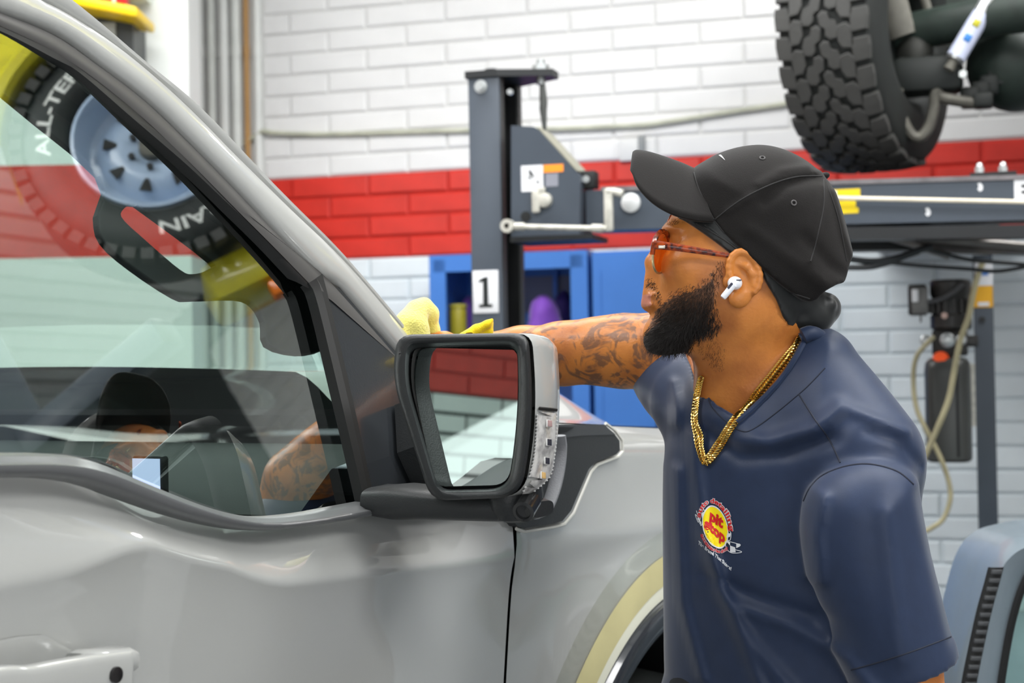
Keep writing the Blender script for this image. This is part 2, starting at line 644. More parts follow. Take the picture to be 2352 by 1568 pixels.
# ---- blue lockers against the wall
M_blue = mat('blue_locker_paint', (66, 122, 200), 0.38, noise=0.07, nscale=5)
M_blued = M_blue
DO = 0.52


def wbp(px, py, out): return WB(*wb_of(px, py, out), out)


def locker(name, label, px0, px1, ptop, open_front):
    q0, q1 = wb_of(px0, ptop, DO)[0], wb_of(px1, ptop, DO)[0]
    top = wb_of((px0 + px1) / 2, ptop, DO)[1]
    t = thing(name, label, 'locker', WB((q0 + q1) / 2, 0, DO / 2))
    W_ = q1 - q0
    th = 0.02
    MB().box(WB(q0, 0, 0.02), WA * th, WN * (DO - .02), ZV * top).build('side_panel', M_blue, t, smooth=False)
    MB().box(WB(q1 - th, 0, 0.02), WA * th, WN * (DO - .02), ZV * top).build('side_panel', M_blue, t, smooth=False)
    MB().box(WB(q0 + th, top - th, 0.02), WA * (W_ - 2 * th), WN * (DO - .02), ZV * th).build('top_panel', M_blue, t, smooth=False)
    MB().box(WB(q0 + th, 0.0, 0.02), WA * (W_ - 2 * th), WN * th, ZV * (top - th)).build('back_panel', M_blued, t, smooth=False)
    MB().box(WB(q0 + th, 0.06, 0.04), WA * (W_ - 2 * th), WN * (DO - .04), ZV * th).build('base_panel', M_blue, t, smooth=False)
    return t, q0, q1, top


t, q0, q1, top = locker('open_locker', 'open blue metal locker behind the numbered lift post', 985, 1348, 580, True)
fr = MB()
fw, fh = 0.055, 0.055
fr.box(WB(q0 + .02, 0.08, DO - .02), WA * fw, WN * .02, ZV * (top - .1))
fr.box(WB(q1 - .02 - fw, 0.08, DO - .02), WA * fw, WN * .02, ZV * (top - .1))
fr.box(WB(q0 + .02, top - .02 - fh, DO - .02), WA * (q1 - q0 - .04), WN * .02, ZV * fh)
fr.build('front_frame', M_blue, t, smooth=False)
hs = wb_of(1260, 772, DO - .2)[1]
MB().box(WB(q0 + .02, hs - .02, .04), WA * (q1 - q0 - .04), WN * (DO - .08), ZV * .018).build('shelf', M_blued, t, smooth=False)
MB().box(WB(q0 + (q1 - q0) * .62, hs, .06), WA * .02, WN * .02, ZV * (top - hs - .06)).build('divider', M_blued, t, smooth=False)
MB().box(WB(q0 + .05, hs + .12, .045), WA * (q1 - q0 - .1), WN * .008, ZV * (top - hs - .2)).build('back_liner', mat('locker_liner_grey', (120, 124, 140), 0.6), t, smooth=False)


def soft_bag(name, label, px, py_top, py_bot, hw, out, col, seedv, cat='bag'):
    q, h1 = wb_of(px, py_top, out)
    h0 = max(hs, 0)
    rr = random.Random(seedv)
    w_ = hw / FPX * 6.8
    rings = []
    for i in range(9):
        f = i / 8
        z = h0 + (h1 - h0) * f
        k = (1 - max(0, f - .6) ** 2 * 4.0) * (1 + .08 * math.sin(5 * f + seedv))
        if i == 8: k = .25
        ring = []
        for a_ in range(20):
            an = 2 * PI * a_ / 20
            wob = 1 + .09 * math.sin(3 * an + 4 * f + seedv) + .04 * rr.uniform(-1, 1)
            ring.append(WB(q + w_ * k * math.cos(an) * wob, z, out + .09 * k * math.sin(an) * wob))
        rings.append(ring)
    o = MB().loft(rings).build(name, mat('cloth_%s' % (col,), col, 0.7, noise=0.15, nscale=9, sheen=.3))
    return tag(o, label, cat)


soft_bag('towel_bundle', 'bright purple towel bundle on the open locker shelf', 1248, 678, 772, 36, DO - .16, (128, 74, 186), 1, 'towel')
soft_bag('towel_bundle', 'dark purple towel bundle at the back of the open locker', 1296, 668, 772, 26, DO - .38, (66, 48, 120), 2, 'towel')
soft_bag('towel_bundle', 'small purple towel peeking out left of the numbered lift post', 1078, 680, 772, 15, DO - .3, (132, 82, 180), 3, 'towel')
q, h1 = wb_of(1052, 706, DO - .12)
mb = MB().lathe(WB(q, hs, DO - .12), ZV, [(0, 0.0), (0, .036), (.012, .04), (h1 - hs - .01, .038), (h1 - hs, .034), (h1 - hs, 0)], 20)
t2 = thing('yellow_tub', 'small yellow-green tub on the open locker shelf', 'tub', WB(q, hs, DO - .12))
mb.build('tub_body', mat('yellow_green_plastic', (160, 150, 40), 0.4, noise=.1), t2)
MB().lathe(WB(q, h1, DO - .12), ZV, [(0, .041), (.014, .041), (.016, .0)], 20).build('lid', mat('yellow_green_lid', (174, 166, 62), 0.4), t2)
q, h1 = wb_of(1308, 738, DO - .1)
o = MB().cbox(WB(q, hs + .031, DO - .1), WA * .03, WN * .03, ZV * .028, .012).build('sponge', mat('pale_sponge', (186, 178, 140), 0.8, bump=.4, bscale=300))
tag(o, 'pale sponge beside the bright purple towels', 'sponge')

t, q0, q1, top = locker('closed_locker', 'closed blue metal locker behind the man', 1360, 1700, 572, False)
MB().box(WB(q0 + .004, 0.07, DO), WA * (q1 - q0 - .008), WN * .02, ZV * (top - .085)).build('door', M_blue, t, smooth=False)
MB().box(WB(q0 + .03, 0.12, DO + .0201), WA * .012, WN * .004, ZV * (top - .2)).build('door_rib', M_blue, t, smooth=False)
a, c = wb_of(1516, 925, DO + .03), wb_of(1516, 975, DO + .03)
hd = MB().tube(smooth_path([WB(a[0], a[1], DO + .02), WB(a[0], a[1], DO + .05), WB(a[0], a[1] - .12, DO + .05), WB(a[0], a[1] - .12, DO + .02)], 5), .014, 10)
hd.build('handle', mat('black_plastic', (24, 26, 28), 0.4), t)
# ------------------------------------------------------------------ four-post lift
LC = P(1080, 500, 5.0 / 1.0)
LC.z = 0


def LF(q, o, h): return LC + WA * q + WN * o + ZV * h


def lf_of(px, py, o=0.0):
    p = on_plane(px, py, LC + WN * o, WN)
    e = p - LC
    return e.dot(WA), e.z


def lpt(px, py, o=0.0): return LF(*((lambda a: (a[0], o, a[1]))(lf_of(px, py, o))))


M_lift = mat('slate_lift_paint', (66, 74, 84), 0.38, noise=0.1, nscale=6)
M_liftd = mat('dark_lift_paint', (30, 32, 34), 0.45, noise=0.15, nscale=8)
M_zinc = mat('zinc_steel', (196, 200, 200), 0.35, 0.75, noise=0.15, nscale=30)
M_galv = mat('dull_white_steel', (198, 196, 186), 0.45, 0.3, noise=0.25, nscale=40)
M_wlab = mat('white_sticker', (226, 227, 230), 0.5, noise=0.03)
M_black = mat('black_print', (20, 26, 26), 0.5)
M_oran = mat('orange_sticker', (250, 148, 36), 0.5)
M_yel = mat('yellow_sticker', (236, 206, 16), 0.5)
M_gprint = mat('grey_print', (132, 134, 144), 0.5)
M_blksteel = mat('black_steel', (16, 19, 19), 0.5, noise=0.2)  # near-black steel, one even colour on blocks, plugs and plates

lift = thing('car_lift', 'dark slate four-post car lift with post number 1 carrying the raised off-roader', 'car lift', LF(0, 0, 0))
ptop = lf_of(1110, 178)[1]
post = MB()
post.cbox(LF(.052, -.006, ptop / 2), WA * .052, WN * .006, ZV * (ptop / 2), .003)
post.build('post_face', M_lift, lift)
MB().box(LF(.0, -.012, 0), WA * .012, WN * -.19, ZV * ptop).build('post_web', M_lift, lift, smooth=False)
MB().box(LF(.0, -.202, 0), WA * .115, WN * -.012, ZV * ptop).build('post_back_flange', M_liftd, lift, smooth=False)
MB().box(LF(.098, -.012, 0), WA * .008, WN * -.03, ZV * ptop).build('post_lip', mat('lip_grey', (62, 64, 64), .5), lift, smooth=False)
MB().box(LF(.108, -.175, 0), WA * .008, WN * -.027, ZV * ptop).build('post_lip', mat('lip_grey', (62, 64, 64), .5), lift, smooth=False)
MB().box(LF(.03, -.05, .0), WA * .05, WN * -.1, ZV * (ptop - .02)).build('lock_ladder', M_blksteel, lift, smooth=False)
pl = MB()
pe = lf_of(1270, 182, -.05)[0]
pl.prism([LF(-.008, .008, ptop), LF(.1, .008, ptop), LF(pe, -.05, ptop), LF(pe, -.12, ptop), LF(.1, -.215, ptop), LF(-.008, -.215, ptop)], ZV * .022)
tp = pl.build('top_plate', M_liftd, lift, smooth=False)
mb = MB()
bolt(mb, LF(.06, -.06, ptop + .022), ZV, .022, .014)
mb.build('nut', M_liftd, tp)
a = lf_of(1242, 160, -.085)
mb = MB().cyl(LF(a[0], -.085, ptop - .02), LF(a[0], -.085, ptop + .06), .014, 12)
bolt(mb, LF(a[0], -.085, ptop + .022), ZV, .028, .02)
mb.build('anchor_bolt', M_zinc, tp)
c0_, c1_ = lf_of(1245, 192, -.085), lf_of(1252, 295, -.085)
MB().tube([LF(c0_[0], -.085, ptop), LF(c0_[0] + .004, -.085, c0_[1] - .06), LF(c1_[0] - .005, -.085, c1_[1] + .06), LF(c1_[0], -.085, c1_[1] - .03)], [.008, .013, .012, .004], 10).build('cable_end', mat('cable_grey', (84, 86, 84), .45, .4), lift)
mb = MB().lathe(lpt(1105, 199, 0), WN, [(0, .0), (0, .021), (.006, .021), (.006, .013), (.018, .013), (.018, 0)], 18)
mb.build('bolt', M_zinc, lift)
mb = MB()
bolt(mb, lpt(1173, 212, -.03), WN, .01, .012)
mb.build('bolt', M_zinc, lift)

# number plate "1"
s0, s1 = lf_of(1086, 622, .001), lf_of(1146, 718, .001)
pw, phh = s1[0] - s0[0], s0[1] - s1[1]
lab = MB().cbox(LF((s0[0] + s1[0]) / 2, .002, (s0[1] + s1[1]) / 2), WA * (pw / 2), WN * .0016, ZV * (phh / 2), .001).build('number_plate', M_wlab, lift)
tc_, th_ = (s0[0] + s1[0]) / 2, (s0[1] + s1[1]) / 2


def lbox(q0, q1, h0, h1, o0, o1, name, m, par):
    return MB().box(LF(q0, o0, h0), WA * (q1 - q0), WN * (o1 - o0), ZV * (h1 - h0)).build(name, m, par, smooth=False)


g = MB()   # the numeral: stem, foot serif, flag
sw = pw * .1
g.box(LF(tc_ - sw, .0036, th_ - phh * .33), WA * (2 * sw), WN * .001, ZV * (phh * .66))
g.box(LF(tc_ - pw * .26, .0036, th_ - phh * .37), WA * (pw * .52), WN * .001, ZV * (phh * .075))
g.prism([LF(tc_ - sw, .0036, th_ + phh * .33), LF(tc_ + sw, .0036, th_ + phh * .36), LF(tc_ - sw, .0036, th_ + phh * .24), LF(tc_ - pw * .27, .0036, th_ + phh * .22), LF(tc_ - pw * .27, .0036, th_ + phh * .27)], WN * .001)
g.build('numeral', M_black, lab, smooth=False)

# carriage
OC = .05
fr = [lpt(x, y, OC) for x, y in ((1174, 288), (1226, 291), (1238, 297), (1322, 391), (1333, 404), (1331, 545), (1174, 556))]
car = MB().prism(fr, WN * -.17)
carr = car.build('carriage', M_lift, lift, smooth=False)
a, b2 = lpt(1234, 294, OC), lpt(1325, 394, OC)
dv = (b2 - a)
nn = dv.cross(WN).normalized()
if nn.z < 0: nn = -nn
MB().box(a + nn * .001, dv, WN * -.17, nn * .004).build('slope_plate', mat('beige_grey_steel', (146, 144, 128), .5, noise=.12), carr, smooth=False)
MB().cbox(lpt(1350, 414, -.02), WA * .03, WN * .03, ZV * .027, .004).build('stop_block', M_blksteel, carr)
mb = MB()
bolt(mb, lpt(1347, 412, .012), WN, .012, .008)
mb.build('bolt', M_zinc, carr)
MB().box(lpt(1172, 556, OC + .004), WA * (lf_of(1362, 550, OC)[0] - lf_of(1172, 550, OC)[0]), WN * -.2, ZV * .016).build('bottom_plate', M_liftd, carr, smooth=False)


def sticker(name, m, px0, py0, px1, py1, o, par, thick=.0012):
    a, c = lf_of(px0, py0, o), lf_of(px1, py1, o)
    return MB().cbox(LF((a[0] + c[0]) / 2, o + thick / 2, (a[1] + c[1]) / 2), WA * ((c[0] - a[0]) / 2), WN * (thick / 2), ZV * ((a[1] - c[1]) / 2)).build(name, m, par, smooth=False)


st = sticker('warning_sticker', M_wlab, 1197, 381, 1248, 438, OC, carr)
st['label'] = 'white warning pictogram sticker'
pg = MB().prism([lpt(x, y, OC + .0015) for x, y in ((1214, 390), (1219, 391), (1227, 405), (1227, 409), (1222, 404), (1217, 404))], WN * .0008)
pg.prism([lpt(x, y, OC + .0015) for x, y in ((1214, 405), (1222, 409), (1220, 411), (1212, 408))], WN * .0008)
pg.prism([lpt(x, y, OC + .0015) for x, y in ((1234, 414), (1239, 417), (1236, 422), (1232, 419))], WN * .0008)
pg.build('pictogram', M_black, st, smooth=False)
sticker('orange_strip', M_oran, 1248, 379, 1294, 394, OC, carr)
for k in range(6): sticker('caption_line', M_gprint, 1253, 399 + k * 5, 1282, 402.5 + k * 5, OC, carr)
# latch lever on the carriage, release rod and lever
mb = MB().cbox(lpt(1231, 462, OC + .014), WA * .013, WN * .008, ZV * .036, .006)
mb.lathe(lpt(1252, 460, OC), WN, [(0, .0), (0, .024), (.02, .022), (.024, .012), (.024, 0)], 18)
mb.cbox(lpt(1240, 437, OC + .01), WA * .018, WN * .006, ZV * .01, .004)
mb.build('latch', M_galv, carr)
MB().lathe(lpt(1208, 497, OC), WN, [(0, 0), (0, .016), (.004, .016), (.004, 0)], 16).build('hole_plug', M_blksteel, carr)
rod = MB().tube([lpt(1170, 520, OC + .05), lpt(1392, 525, OC + .05)], .0085, 10)
rod.lathe(lpt(1170, 520, OC + .03), WN, [(0, .009), (0, .021), (.03, .021), (.03, .009)], 18)
rod.tube([lpt(1182, 520, OC + .05), lpt(1204, 520, OC + .05)], .012, 10)
rod.tube([lpt(1360, 524, OC + .05), lpt(1385, 525, OC + .05)], .013, 10)
rod.build('release_rod', M_galv, carr)
lev = MB().cbox(lpt(1398, 482, OC + .04), WA * .014, WN * .01, ZV * .066, .006)
lev.tube([lpt(1394, 440, OC + .04), lpt(1412, 440, OC + .04), lpt(1430, 445, OC + .045)], .012, 10)
lev.build('release_lever', M_galv, carr)

# crossbeam
qb1 = lf_of(2352, 450)[0] + 1.3
hb_t0, hb_b0 = lf_of(1345, 437)[1], lf_of(1345, 529)[1]
ht1, hbt1 = lf_of(2340, 408)[1], lf_of(2340, 505)[1]
qA, qB = lf_of(1345, 437)[0], lf_of(2340, 408)[0]


def bh(q, a, c): return a + (c - a) * (q - qA) / (qB - qA)


beam = MB()
ring = []
for q in (qA, qb1):
    t_, b_ = bh(q, hb_t0, ht1), bh(q, hb_b0, hbt1)
    ring.append([LF(q, .0, b_), LF(q, .0, t_), LF(q, -.14, t_), LF(q, -.14, b_)])
beam.loft(ring)
bm_o = beam.build('crossbeam', M_lift, lift, smooth=False)
MB().box(LF(qA + .05, .006, bh(qA, hb_t0, ht1) - .006), LF(qb1, .006, bh(qb1, hb_t0, ht1) - .006) - LF(qA + .05, .006, bh(qA, hb_t0, ht1) - .006), WN * -.152, ZV * .014).build('top_flange', mat('pale_flange', (120, 116, 118), .4, .3, noise=.3, nscale=20), bm_o, smooth=False)  # top flange coloured paler than the beam under it
MB().box(LF(qA + .4, .0, bh(qA, hb_b0, hbt1) - .05), LF(qb1, 0, bh(qb1, hb_b0, hbt1) - .06) - LF(qA + .4, .0, bh(qA, hb_b0, hbt1) - .05), WN * -.1, ZV * .036).build('lower_rail', M_liftd, bm_o, smooth=False)
mb = MB().lathe(lpt(1450, 466, .0), WN, [(0, 0), (0, .03), (.012, .03), (.016, .02), (.016, 0)], 20)
mb.build('pulley_cap', mat('pulley_white', (206, 208, 208), .4, .3, noise=.1), bm_o)
MB().tube([lpt(1880, 454, .03), lpt(2360, 464, .03), lpt(2460, 466, .03)], .0068, 10).build('lock_cable', mat('cream_cable', (222, 212, 192), .5, noise=.1), bm_o)
for x0, y0, x1, y1 in ((1905, 436, 1976, 450), (1915, 462, 1966, 477), (1930, 478, 1972, 489)): sticker('yellow_sticker', M_yel, x0, y0, x1, y1, .0, bm_o)
for x0, y0, x1, y1 in ((1908, 438, 1922, 450),): sticker('white_sticker', M_wlab, x0, y0, x1, y1, .0012, bm_o)
for (x, y) in ((2250, 430), (2130, 487)):
    pts_ = [lpt(x + dx, y + dy, .0) for dx, dy in ((-5, -9), (3, -10), (8, -2), (7, 6), (1, 10), (-5, 5), (-2, -2))]
    MB().prism(pts_, WN * .001).build('paint_chip', M_wlab, bm_o, smooth=False)
sticker('white_sticker', M_wlab, 2329, 413, 2420, 456, .0, bm_o)
for k in range(2): sticker('caption_line', M_black, 2346, 424 + 14 * k, 2400, 428 + 14 * k, .0013, bm_o)
# bolts with a bracket standing on the beam
br = MB().box(LF(lf_of(2228, 402, -.05)[0], -.02, bh(lf_of(2228, 402)[0], hb_t0, ht1) + .012), WA * .13, WN * -.09, ZV * .008)
brk = br.build('bolt_plate', M_liftd, bm_o, smooth=False)
for px in (2250, 2304):
    q = lf_of(px, 395, -.05)[0]
    mb = MB()
    bolt(mb, LF(q, -.05, bh(q, hb_t0, ht1) + .02), ZV, .014, .018)
    mb.ball(LF(q, -.05, bh(q, hb_t0, ht1) + .04), (.011, .011, .014), 10, 6)
    mb.build('bolt', M_zinc, brk)

# bars and hoses slung under the beam
dB = 4.75
M_rub = mat('black_rubber_hose', (34, 36, 38), .45, noise=.1)
M_bar = mat('bare_steel_bar', (118, 114, 110), .4, .5, noise=.15)
MB().tube([P(1930, 535, dB), P(2045, 541, dB), P(2200, 552, dB), P(2480, 575, dB)], .013, 10).build('linkage_bar', M_bar, lift)
MB().tube([P(2030, 541, dB + .02), P(2120, 567, dB + .02), P(2180, 588, dB + .02)], .012, 10).build('linkage_bar', M_bar, lift)
MB().box(P(2110, 572, dB + .06), P(2470, 584, dB + .06) - P(2110, 572, dB + .06), V((0, .12, 0)), ZV * .028).build('underside_channel', mat('under_brown', (58, 54, 52), .5, noise=.2), lift, smooth=False)
MB().box(P(1930, 575, dB + .1), P(2140, 573, dB + .1) - P(1930, 575, dB + .1), V((0, .1, 0)), ZV * .05).build('underside_plate', M_blksteel, lift, smooth=False)
hs_ = [('slack black hose hanging in a loop beside the black cap', [(1910, 585), (1960, 596), (2010, 600), (2060, 592), (2110, 575), (2140, 566)], .010),
       ('second black hose looping lowest under the lift beam', [(1900, 612), (1960, 614), (2005, 612), (2050, 600), (2080, 588), (2110, 578)], .009),
       ('thin black hose running from the loop to the yellow-labelled post', [(2035, 602), (2100, 609), (2170, 614), (2230, 618), (2300, 622), (2420, 600)], .006),
       ('thin black hose from the linkage bar towards the yellow label', [(2120, 570), (2180, 586), (2230, 597), (2300, 603), (2420, 612)], .006)]
for lab_, pts_, r_ in hs_:
    o = MB().tube(smooth_path([P(x, y, dB - .03) for x, y in pts_], 6), r_, 8).build('hydraulic_hose', M_rub)
    tag(o, lab_, 'hose', 'hoses slung under the lift beam')

# second post with its power unit
D2 = 5.55
PC = P(2236, 700, D2)
PC.z = 0


def QF(q, o, h): return PC + WA * q + WN * o + ZV * h


def qf_of(px, py, o=0.0):
    e = on_plane(px, py, PC + WN * o, WN) - PC
    return e.dot(WA), e.z


def qpt(px, py, o=0.0):
    a = qf_of(px, py, o)
    return QF(a[0], o, a[1])


p2t = qf_of(2260, 585)[1]
pw2 = qf_of(2284, 800)[0]
MB().box(QF(0, 0, 0), WA * pw2, WN * -.012, ZV * p2t).build('post_face', M_lift, lift, smooth=False)
MB().box(QF(0, -.012, 0), WA * .01, WN * -.14, ZV * p2t).build('post_web', M_liftd, lift, smooth=False)
MB().box(QF(pw2 - .006, -.012, 0), WA * .006, WN * -.14, ZV * p2t).build('post_lip', M_blksteel, lift, smooth=False)


def qst(name, m, x0, y0, x1, y1, o=.0, par=lift):
    a, c = qf_of(x0, y0, o), qf_of(x1, y1, o)
    return MB().box(QF(a[0], o, c[1]), WA * (c[0] - a[0]), WN * .0012, ZV * (a[1] - c[1])).build(name, m, par, smooth=False)


qst('white_label', M_wlab, 2238, 600, 2281, 656)
qst('blue_print', mat('blue_print', (70, 120, 190), .5), 2244, 622, 2270, 632, .0013)
qst('yellow_label', mat('amber_label', (232, 172, 34), .5, noise=.05), 2236, 656, 2281, 705)
qst('caption_line', M_wlab, 2246, 694, 2272, 702, .0013)
mb = MB()
bolt(mb, qpt(2256, 734, 0), WN, .012, .006)
mb.build('bolt', M_liftd, lift)

M_mot = mat('motor_black', (40, 38, 36), .4, noise=.15)
M_tank = mat('tank_black', (62, 64, 62), .35, noise=.15, nscale=5)
DU = .10
hp = thing('hydraulic_power_unit', 'black hydraulic power unit with an orange cap mounted on the lift post', 'power unit', QF(-.15, DU, qf_of(2170, 1060, DU)[1]))
mx, mtop = qf_of(2182, 642, DU)
mbot = qf_of(2180, 758, DU)[1]
mrad = (qf_of(2232, 700, DU)[0] - qf_of(2136, 700, DU)[0]) / 2
prof = [(0, 0), (0, mrad * .86), (.01, mrad), (.05, mrad), (.055, mrad * .92), (mtop - mbot - .06, mrad * .92), (mtop - mbot - .05, mrad), (mtop - mbot - .008, mrad), (mtop - mbot, mrad * .9), (mtop - mbot, 0)]
mo = MB().lathe(QF(mx, DU - .02, mbot), ZV, prof, 28).build('motor', M_mot, hp)
for k in range(-3, 4):
    an = k * .36 - .2
    v_ = WA * math.sin(an) + WN * math.cos(an)
    MB().box(QF(mx, DU - .02, mbot + .06) + v_ * mrad * .9 - WA * .004, WA * .008, v_ * .012, ZV * (mtop - mbot - .13)).build('cooling_rib', M_mot, mo, smooth=False)
mb = MB()
bolt(mb, QF(mx - .02, DU - .02 + mrad * .95, mbot + .05), WN, .012, .01)
mb.build('bolt', mat('copper_bolt', (176, 150, 140), .4, .5), mo)
MB().tube(smooth_path([qpt(x, y, DU + .1) for x, y in ((2132, 692), (2150, 690), (2175, 680), (2200, 662), (2212, 650))], 5), .008, 8).build('motor_lead', mat('grey_lead', (76, 76, 78), .45), mo)
a, c = qf_of(2086, 655, DU), qf_of(2130, 724, DU)
sb = MB().cbox(QF((a[0] + c[0]) / 2, DU, (a[1] + c[1]) / 2), WA * ((c[0] - a[0]) / 2), WN * .05, ZV * ((a[1] - c[1]) / 2), .008).build('switch_box', M_mot, hp)
MB().cbox(qpt(2113, 690, DU + .051), WA * .027, WN * .002, ZV * .045, .001).build('cover_plate', mat('cover_grey', (104, 104, 102), .4), sb)
MB().cbox(qpt(2102, 679, DU + .055), WA * .011, WN * .004, ZV * .022, .004).build('push_button', M_wlab, sb)
MB().box(qpt(2113, 740, DU), WA * .006, WN * .006, ZV * .05).build('conduit', M_mot, sb, smooth=False)
vb = MB().cbox(QF(mx - .005, DU - .02, mbot - .045), WA * .06, WN * .05, ZV * .045, .008)
vb.cbox(QF(mx + .05, DU - .02, mbot - .04), WA * .04, WN * .03, ZV * .02, .006)
vb.build('valve_block', M_mot, hp)
for dx, rr_ in ((-.085, .02), (-.012, .026), (.035, .018)):
    MB().lathe(QF(mx + dx, DU + .02, mbot - .035), WN, [(0, 0), (0, rr_), (.02, rr_), (.024, rr_ * .7), (.024, 0)], 14).build('fitting', M_zinc, hp)
MB().tube([QF(mx - .005, DU + .0, mbot - .09), QF(mx - .005, DU, mbot - .15)], .012, 10).build('drain_tube', mat('drain_brown', (92, 76, 72), .4, .3), hp)
ta, tb = qf_of(2122, 822, DU), qf_of(2234, 1060, DU)
tw = (tb[0] - ta[0]) / 2
rings = []
for f, k in ((0, .86), (.012, .95), (.03, 1), (.88, 1), (.95, .96), (.985, .85), (1, .7)):
    z = tb[1] + (ta[1] - tb[1]) * f
    ring = []
    for i in range(28):
        an = 2 * PI * i / 28
        e = .5
        cx_, cy_ = math.copysign(abs(math.cos(an)) ** e, math.cos(an)), math.copysign(abs(math.sin(an)) ** e, math.sin(an))
        ring.append(QF(ta[0] + tw + cx_ * tw * k, DU - .03 + cy_ * .1 * k, z))
    rings.append(ring)
tk = MB().loft(rings).build('reservoir', M_tank, hp)
MB().box(QF(ta[0] + tw * 1.36, DU + .066, tb[1] + .02), WA * .01, WN * .006, ZV * ((ta[1] - tb[1]) * .8)).build('mould_line', M_blksteel, tk, smooth=False)
MB().lathe(qpt(2161, 828, DU + .03), WN + ZV * .5, [(-.03, .018), (0, .019), (0, .027), (.018, .027), (.026, .02), (.026, 0)], 20).build('filler_cap', mat('orange_cap', (250, 92, 40), .4), hp)
MB().box(QF(-.03, .0, tb[1] + .12), WA * .03, WN * .02, ZV * .22).build('mount_bracket', M_galv, hp, smooth=False)

M_hose = mat('cream_hydraulic_hose', (176, 168, 134), .45, noise=.2, nscale=14)
hz = [('cream hose falling from the lift beam across the oil reservoir', [(2258, 600), (2244, 640), (2234, 680), (2224, 730), (2206, 780), (2192, 850), (2178, 920), (2150, 990), (2132, 1030), (2116, 1070), (2112, 1100)], .0105, DU + .17),
      ('cream hose curling from the valve block down below the reservoir', [(2146, 772), (2124, 794), (2104, 822), (2098, 870), (2106, 940), (2140, 1010), (2164, 1060), (2180, 1110), (2182, 1150), (2166, 1192), (2140, 1212), (2125, 1220)], .0085, DU + .13),
      ('thin grey hose hanging beside the oil reservoir', [(2118, 800), (2100, 850), (2104, 920), (2124, 990), (2150, 1030)], .004, DU + .1)]
for k, (lb, pts_, r_, o_) in enumerate(hz):
    o = MB().tube(smooth_path([qpt(x, y, o_) for x, y in pts_], 6), r_, 10).build('hydraulic_hose', M_hose if k < 2 else mat('thin_grey_hose', (120, 122, 120), .45))
    tag(o, lb, 'hose', 'hoses of the hydraulic power unit')

# ------------------------------------------------------------------ raised off-roader
DT = 5.12
TC = P(1997, 88, DT)
TR = .438
_ta = math.radians(33)
TAX = V((math.cos(_ta), -math.sin(_ta), 0))
TFW = V((-math.sin(_ta), -math.cos(_ta), 0))
hbeam = bh(lf_of(2000, 420)[0], hb_t0, ht1) + .012
TC.z = max(TC.z, hbeam + TR)
suv = thing('raised_off_roader', 'dark underside of an off-roader raised on the lift, big knobbly tyre in view', 'car', V((TC.x, TC.y, hbeam)))
M_tyre = mat('tyre_rubber', (62, 62, 60), .62, noise=.18, nscale=14, bump=.3, bscale=160)
M_tyred = mat('tyre_groove_rubber', (20, 24, 22), .7, noise=.2)
M_under = mat('undercarriage_black', (28, 33, 31), .55, noise=.3, nscale=9)
M_dust = mat('dusty_steel', (112, 110, 102), .6, .2, noise=.3, nscale=14)


def tyre_body(name, c, ax, R, W, par, m, rim_r):
    h = W / 2
    prof = [(-h * .7, rim_r), (-h * .96, rim_r + .02), (-h * 1.03, rim_r + .06), (-h * 1.0, R * .84), (-h * .93, R * .925), (-h * .84, R * .953), (-h * .5, R * .966), (0, R * .97), (h * .5, R * .966), (h * .84, R * .953), (h * .93, R * .925), (h * 1.0, R * .84), (h * 1.03, rim_r + .06), (h * .96, rim_r + .02), (h * .7, rim_r), (-h * .7, rim_r)]
    return MB().lathe(c, ax, prof, 72).build(name, m, par, sharp=60)


tw_ = .305
tyre = tyre_body('tyre', TC, TAX, TR, tw_, suv, M_tyred, .215)
# tread: staggered hooked blocks, each its own piece, wrapped on the carcass
e1, e3 = TFW, ZV


def wrap(x, s, r):
    """x across, s along the circumference (m) at radius r"""
    an = s / TR
    drop = .012 * (abs(x) / (tw_ / 2)) ** 3
    return V((x, (r - drop) * math.cos(an), (r - drop) * math.sin(an)))


def block_mesh(name, poly):
    n = len(poly)
    cx_, cy_ = sum(p[0] for p in poly) / n, sum(p[1] for p in poly) / n
    vs = [wrap(x, y, TR * .958) for x, y in poly] + [wrap(x, y, TR - .002) for x, y in poly] + [wrap(cx_ + (x - cx_) * .9, cy_ + (y - cy_) * .92, TR) for x, y in poly]
    fs = [tuple(range(2 * n, 3 * n))]
    for i in range(n):
        j = (i + 1) % n
        fs += [(i, j, n + j, n + i), (n + i, n + j, 2 * n + j, 2 * n + i)]
    bm = bmesh.new()
    me = bpy.data.meshes.new(name)
    me.from_pydata(vs, [], fs)
    bm.from_mesh(me)
    bmesh.ops.triangulate(bm, faces=[f for f in bm.faces if len(f.verts) > 4])
    bmesh.ops.recalc_face_normals(bm, faces=bm.faces[:])
    bm.to_mesh(me)
    bm.free()
    me.materials.append(M_tyre)
    return me


NP = 30
pt = 2 * PI * TR / NP
k_ = pt
hook = [(-.026, -.46 * k_), (-.004, -.50 * k_), (.010, -.36 * k_), (.010, -.12 * k_), (.028, .0 * k_), (.033, .36 * k_), (.020, .50 * k_), (.002, .44 * k_), (-.004, .20 * k_), (-.024, .12 * k_), (-.032, -.2 * k_)]
bar_ = [(-.020, -.44 * k_), (.010, -.40 * k_), (.023, -.14 * k_), (.021, .36 * k_), (-.006, .44 * k_), (-.022, .26 * k_)]
shol = [(-.024, -.42 * k_), (.024, -.36 * k_), (.028, .10 * k_), (.026, .42 * k_), (-.018, .38 * k_), (-.026, .02 * k_)]


def mir(p, sx, dx): return [(dx + sx * x, y) for x, y in p][::1 if sx > 0 else -1]


